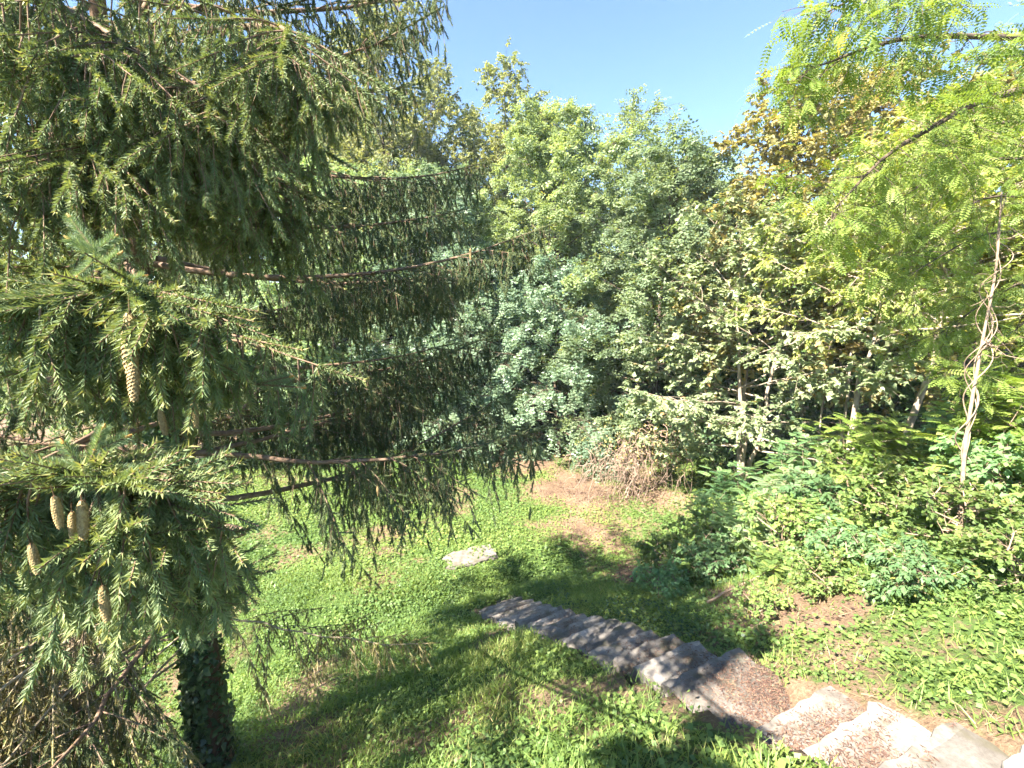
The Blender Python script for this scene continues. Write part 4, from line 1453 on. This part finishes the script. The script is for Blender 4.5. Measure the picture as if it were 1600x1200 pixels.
stick(4.75, 5.4, 6.2, 5.6, .022, 'long pale fallen stick among weeds at the right of the bank', 1)
stick(2.9, 6.0, 4.1, 6.45, .022, 'fallen stick on the dry bank just above the stairs', 2)
stick(5.6, 6.9, 5.1, 6.1, .02, 'short fallen stick below the thicket of saplings', 3)
stick(5.9, 7.0, 7.1, 7.1, .018, 'thin fallen stick leaning uphill by the lime saplings', 4)

# ------------------------------------------------------------------ ground cover
def scatter(n, x0, x1, y0, y1, rng, dens):
    x = rng.uniform(x0, x1, n)
    y = rng.uniform(y0, y1, n)
    # keep what the camera's neighbourhood can see
    k = (np.abs(x) < y * 1.35 + 2.2)
    x, y = x[k], y[k]
    k = rng.random(len(x)) < dens(x, y)
    return x[k], y[k]


def surf_n(x, y):
    e = .06
    gx_ = (height(x + e, y) - height(x - e, y)) / (2 * e)
    gy_ = (height(x, y + e) - height(x, y - e)) / (2 * e)
    return nrm(np.stack([-gx_, -gy_, np.ones_like(gx_)], -1))


rng = np.random.default_rng(90)
# grass blades on the near bank
g = Geo()
x, y = scatter(170000, -6.5, 7.5, 2.0, 9.5, rng, lambda x, y: np.clip(cover(x, y) * 1.2 - .05, 0, 1) * (.35 + .65 * (vnoise(x, y, .8, 21) > .42)))
n = len(x)
az = rng.uniform(0, 6.28, n)
d = np.stack([np.cos(az) * .7, np.sin(az) * .7, rng.uniform(.5, 1.6, n)], -1)
ln = rng.uniform(.05, .15, n) * (.7 + .9 * vnoise(x, y, .6, 22))
stamp(g, T_BLADE, np.stack([x, y, height(x, y) - .01], -1), frames(d, UP[None] + rng.normal(size=(n, 3)) * .3), ln, np.clip(.6 * vnoise(x, y, .7, 23) + .45 * rng.random(n), 0, 1))
tag(link('grass', g.mesh('grass', M['blade'])), kind='stuff')
# low leafy cover: bank and lawn
g = Geo()
x, y = scatter(120000, -7.5, 6.5, 2.0, 9.6, rng, lambda x, y: np.clip(cover(x, y) * 1.25 - .1, 0, 1) * (.25 + .75 * (vnoise(x, y, .9, 31) > .4)) * (1 - .3 * hillside(x, y)))
n = len(x)
stamp(g, T_OVAL2, np.stack([x, y, height(x, y) + rng.uniform(.01, .09, n)], -1), frames(rdir(rng, n) * (1, 1, .35), surf_n(x, y) + rng.normal(size=(n, 3)) * .4),
      rng.uniform(.022, .055, n) * (.8 + .6 * vnoise(x, y, 1.2, 32)), np.clip(.5 * vnoise(x, y, 1.1, 33) + .5 * rng.random(n), 0, 1))
x, y = scatter(110000, -12, 8, 8.6, 21, rng, lambda x, y: np.clip(cover(x, y) * 1.3, 0, 1) * (1 - .8 * hillside(x, y)))
n = len(x)
stamp(g, T_OVAL, np.stack([x, y, height(x, y) + rng.uniform(.005, .07, n)], -1), frames(rdir(rng, n) * (1, 1, .35), UP[None] + rng.normal(size=(n, 3)) * .45),
      rng.uniform(.045, .105, n), np.clip(.6 * vnoise(x, y, 1.6, 34) + .45 * rng.random(n), 0, .97))
x, y = scatter(120000, -11, 7, 8.6, 19.5, rng, lambda x, y: np.clip(cover(x, y) * 1.3 + .25, 0, 1) * (1 - .8 * hillside(x, y)))
n = len(x)
az = rng.uniform(0, 6.28, n)
gl = Geo()
stamp(gl, T_TRI, np.stack([x, y, height(x, y) - .01], -1), frames(np.stack([np.cos(az) * .8, np.sin(az) * .8, rng.uniform(.3, 1.3, n)], -1), UP[None] + rng.normal(size=(n, 3)) * .3),
      rng.uniform(.05, .13, n), np.clip(.25 + .5 * vnoise(x, y, 1.4, 24) + .35 * rng.random(n), 0, 1))
tag(link('lawn_grass', gl.mesh('lawn_grass', M['blade'])), kind='stuff')
tag(link('ground_cover_leaves', g.mesh('ground_cover', M['clover'])), kind='stuff')
# weeds on the right bank
g = Geo()
x, y = scatter(26000, 1.0, 13, 2.5, 14, rng, lambda x, y: hillside(x, y) * (.12 + .88 * sstep(.4, .62, vnoise(x, y, .7, 44))) * np.clip(cover(x, y) + .25, 0.12, 1) * (.3 + .7 * sstep(3, 6, x)))
n = len(x)
hgt = rng.uniform(.05, .28, n) * (.4 + 1.1 * vnoise(x, y, .9, 41)) * (.5 + 1.5 * sstep(4.0, 6.5, x))
k = 6
X = np.repeat(x, k) + rng.normal(size=n * k) * .055
Y = np.repeat(y, k) + rng.normal(size=n * k) * .055
Z = height(X, Y) + np.repeat(hgt, k) * rng.uniform(.25, 1, n * k)
az = rng.uniform(0, 6.28, n * k)
d = np.stack([np.cos(az), np.sin(az), rng.uniform(-.4, .4, n * k)], -1)
stamp(g, T_OVAL, np.stack([X, Y, Z], -1), frames(d, UP[None] + rng.normal(size=(n * k, 3)) * .4), rng.uniform(.03, .085, n * k) * np.repeat(.55 + .9 * vnoise(x, y, .5, 42), k),
      np.clip(.5 * np.repeat(vnoise(x, y, 1.0, 43), k) + .5 * rng.random(n * k), 0, 1))
A = np.stack([x, y, height(x, y)], -1)
segs(g, A, A + np.stack([rng.normal(size=n) * .03, rng.normal(size=n) * .03, hgt], -1), .002, .001, 3, r=.5)
tag(link('undergrowth', g.mesh('undergrowth', M['weed'])), kind='stuff')
g = Geo()
x, y = scatter(50000, .3, 7.5, 2.6, 9.5, rng, lambda x, y: sstep(.5, .8, LS(x, y)[1]) * sstep(3.2, 1.4, LS(x, y)[1]) * sstep(-.3, .4, LS(x, y)[0]) * sstep(4.9, 3.9, LS(x, y)[0]) * .7 * sstep(.5, .72, vnoise(x, y, 1.1, 71) + .35 * (vnoise(x, y, .3, 72) - .5)))
n = len(x)
stamp(g, T_OVAL2, np.stack([x, y, height(x, y) + rng.uniform(.02, .16, n)], -1), frames(rdir(rng, n) * (1, 1, .35), surf_n(x, y) + rng.normal(size=(n, 3)) * .45),
      rng.uniform(.02, .06, n), np.clip(.5 * vnoise(x, y, .9, 73) + .5 * rng.random(n), 0, 1))
tag(link('ivy_ground_cover_leaves', g.mesh('ivy_ground_cover', M['ivy_ground'])), kind='stuff')
# dry straw on the upper bank and bare patches
g = Geo()
x, y = scatter(60000, 1.5, 8, 1.2, 8, rng, lambda x, y: np.clip(.75 - cover(x, y), 0, 1) * (LS(x, y)[1] > .55) * (.05 + .95 * np.exp(-(((x - 3.6) / 1.4) ** 2 + ((y - 1.7) / .7) ** 2))))
n = len(x)
az = rng.normal(size=n) * .8 + .5
d = np.stack([np.cos(az), np.sin(az), rng.uniform(-.15, .35, n)], -1)
stamp(g, T_STRAW, np.stack([x, y, height(x, y) + rng.uniform(.005, .05, n)], -1), frames(d, UP[None] + rng.normal(size=(n, 3)) * .3), rng.uniform(.08, .28, n) * np.array([1.0]), rng.random(n))
tag(link('dry_grass', g.mesh('dry_grass', M['straw'])), kind='stuff')
# brown needle litter on stairs, landing and bare soil
g = Geo()
P_, S_, U_ = [], [], []
for i, (l, zz, wd_, dp, so) in enumerate(STEP):
    n = int(1300 * wd_ * dp / .45) if i < 14 else int(3600 * wd_ * dp / .45)
    a_ = rng.uniform(-.5, .5, n) * wd_
    b_ = (rng.random(n) ** .55 - .5) * dp * .95
    c = S0 + UPD * l + TRD * so
    X = c[0] + TRD[0] * a_ + UPD[0] * b_
    Y = c[1] + TRD[1] * a_ + UPD[1] * b_
    kk = (vnoise(X, Y, .32, 51) + .25 * vnoise(X, Y, .1, 52)) * (1 if i < 14 else 1.35) > (.66 if 4 < i < 14 else .85 if i < 14 else .52)
    P_.append(np.stack([X, Y, np.full(n, zz) + rng.uniform(.0, .012, n)], -1)[kk])
P_ = np.concatenate(P_)
n = len(P_)
stamp(g, T_LANCE, P_, frames(rdir(rng, n) * (1, 1, .12), UP[None] + rng.normal(size=(n, 3)) * .3), rng.uniform(.018, .045, n), rng.random(n))
x, y = scatter(190000, -7, 7, 1.6, 20, rng, lambda x, y: np.clip(.55 - cover(x, y), 0, 1) * (np.abs(LS(x, y)[1]) > .6) * (.35 + .65 * (vnoise(x, y, .3, 61) > .45)))
n = len(x)
stamp(g, T_OVAL, np.stack([x, y, height(x, y) + rng.uniform(.004, .02, n)], -1), frames(rdir(rng, n) * (1, 1, .15), UP[None] + rng.normal(size=(n, 3)) * .3), rng.uniform(.018, .05, n) * np.where(y < 4, .75, 1.3), rng.random(n))
tag(link('leaf_litter', g.mesh('leaf_litter', M['litter'])), kind='stuff')

# ------------------------------------------------------------------ thin summer haze between the trees
m, nt, N, L, out = new_mat('haze_air')
v = N.new('ShaderNodeVolumePrincipled')
v.inputs['Color'].default_value = (.75, .88, 1, 1)
v.inputs['Density'].default_value = .0008
v.inputs['Anisotropy'].default_value = .2
L.new(v.outputs[0], out.inputs['Volume'])
g = Geo()
X0, X1, Y0, Y1, Z0, Z1 = -261, 261, -121, 321, float(GZ.min()) - 1, 30.0
g.add([(X0, Y0, Z0), (X1, Y0, Z0), (X1, Y1, Z0), (X0, Y1, Z0), (X0, Y0, Z1), (X1, Y0, Z1), (X1, Y1, Z1), (X0, Y1, Z1)],
      Q=[(3, 2, 1, 0), (4, 5, 6, 7), (0, 1, 5, 4), (1, 2, 6, 5), (2, 3, 7, 6), (3, 0, 4, 7)])
tag(link('haze', g.mesh('haze', m)), kind='stuff')
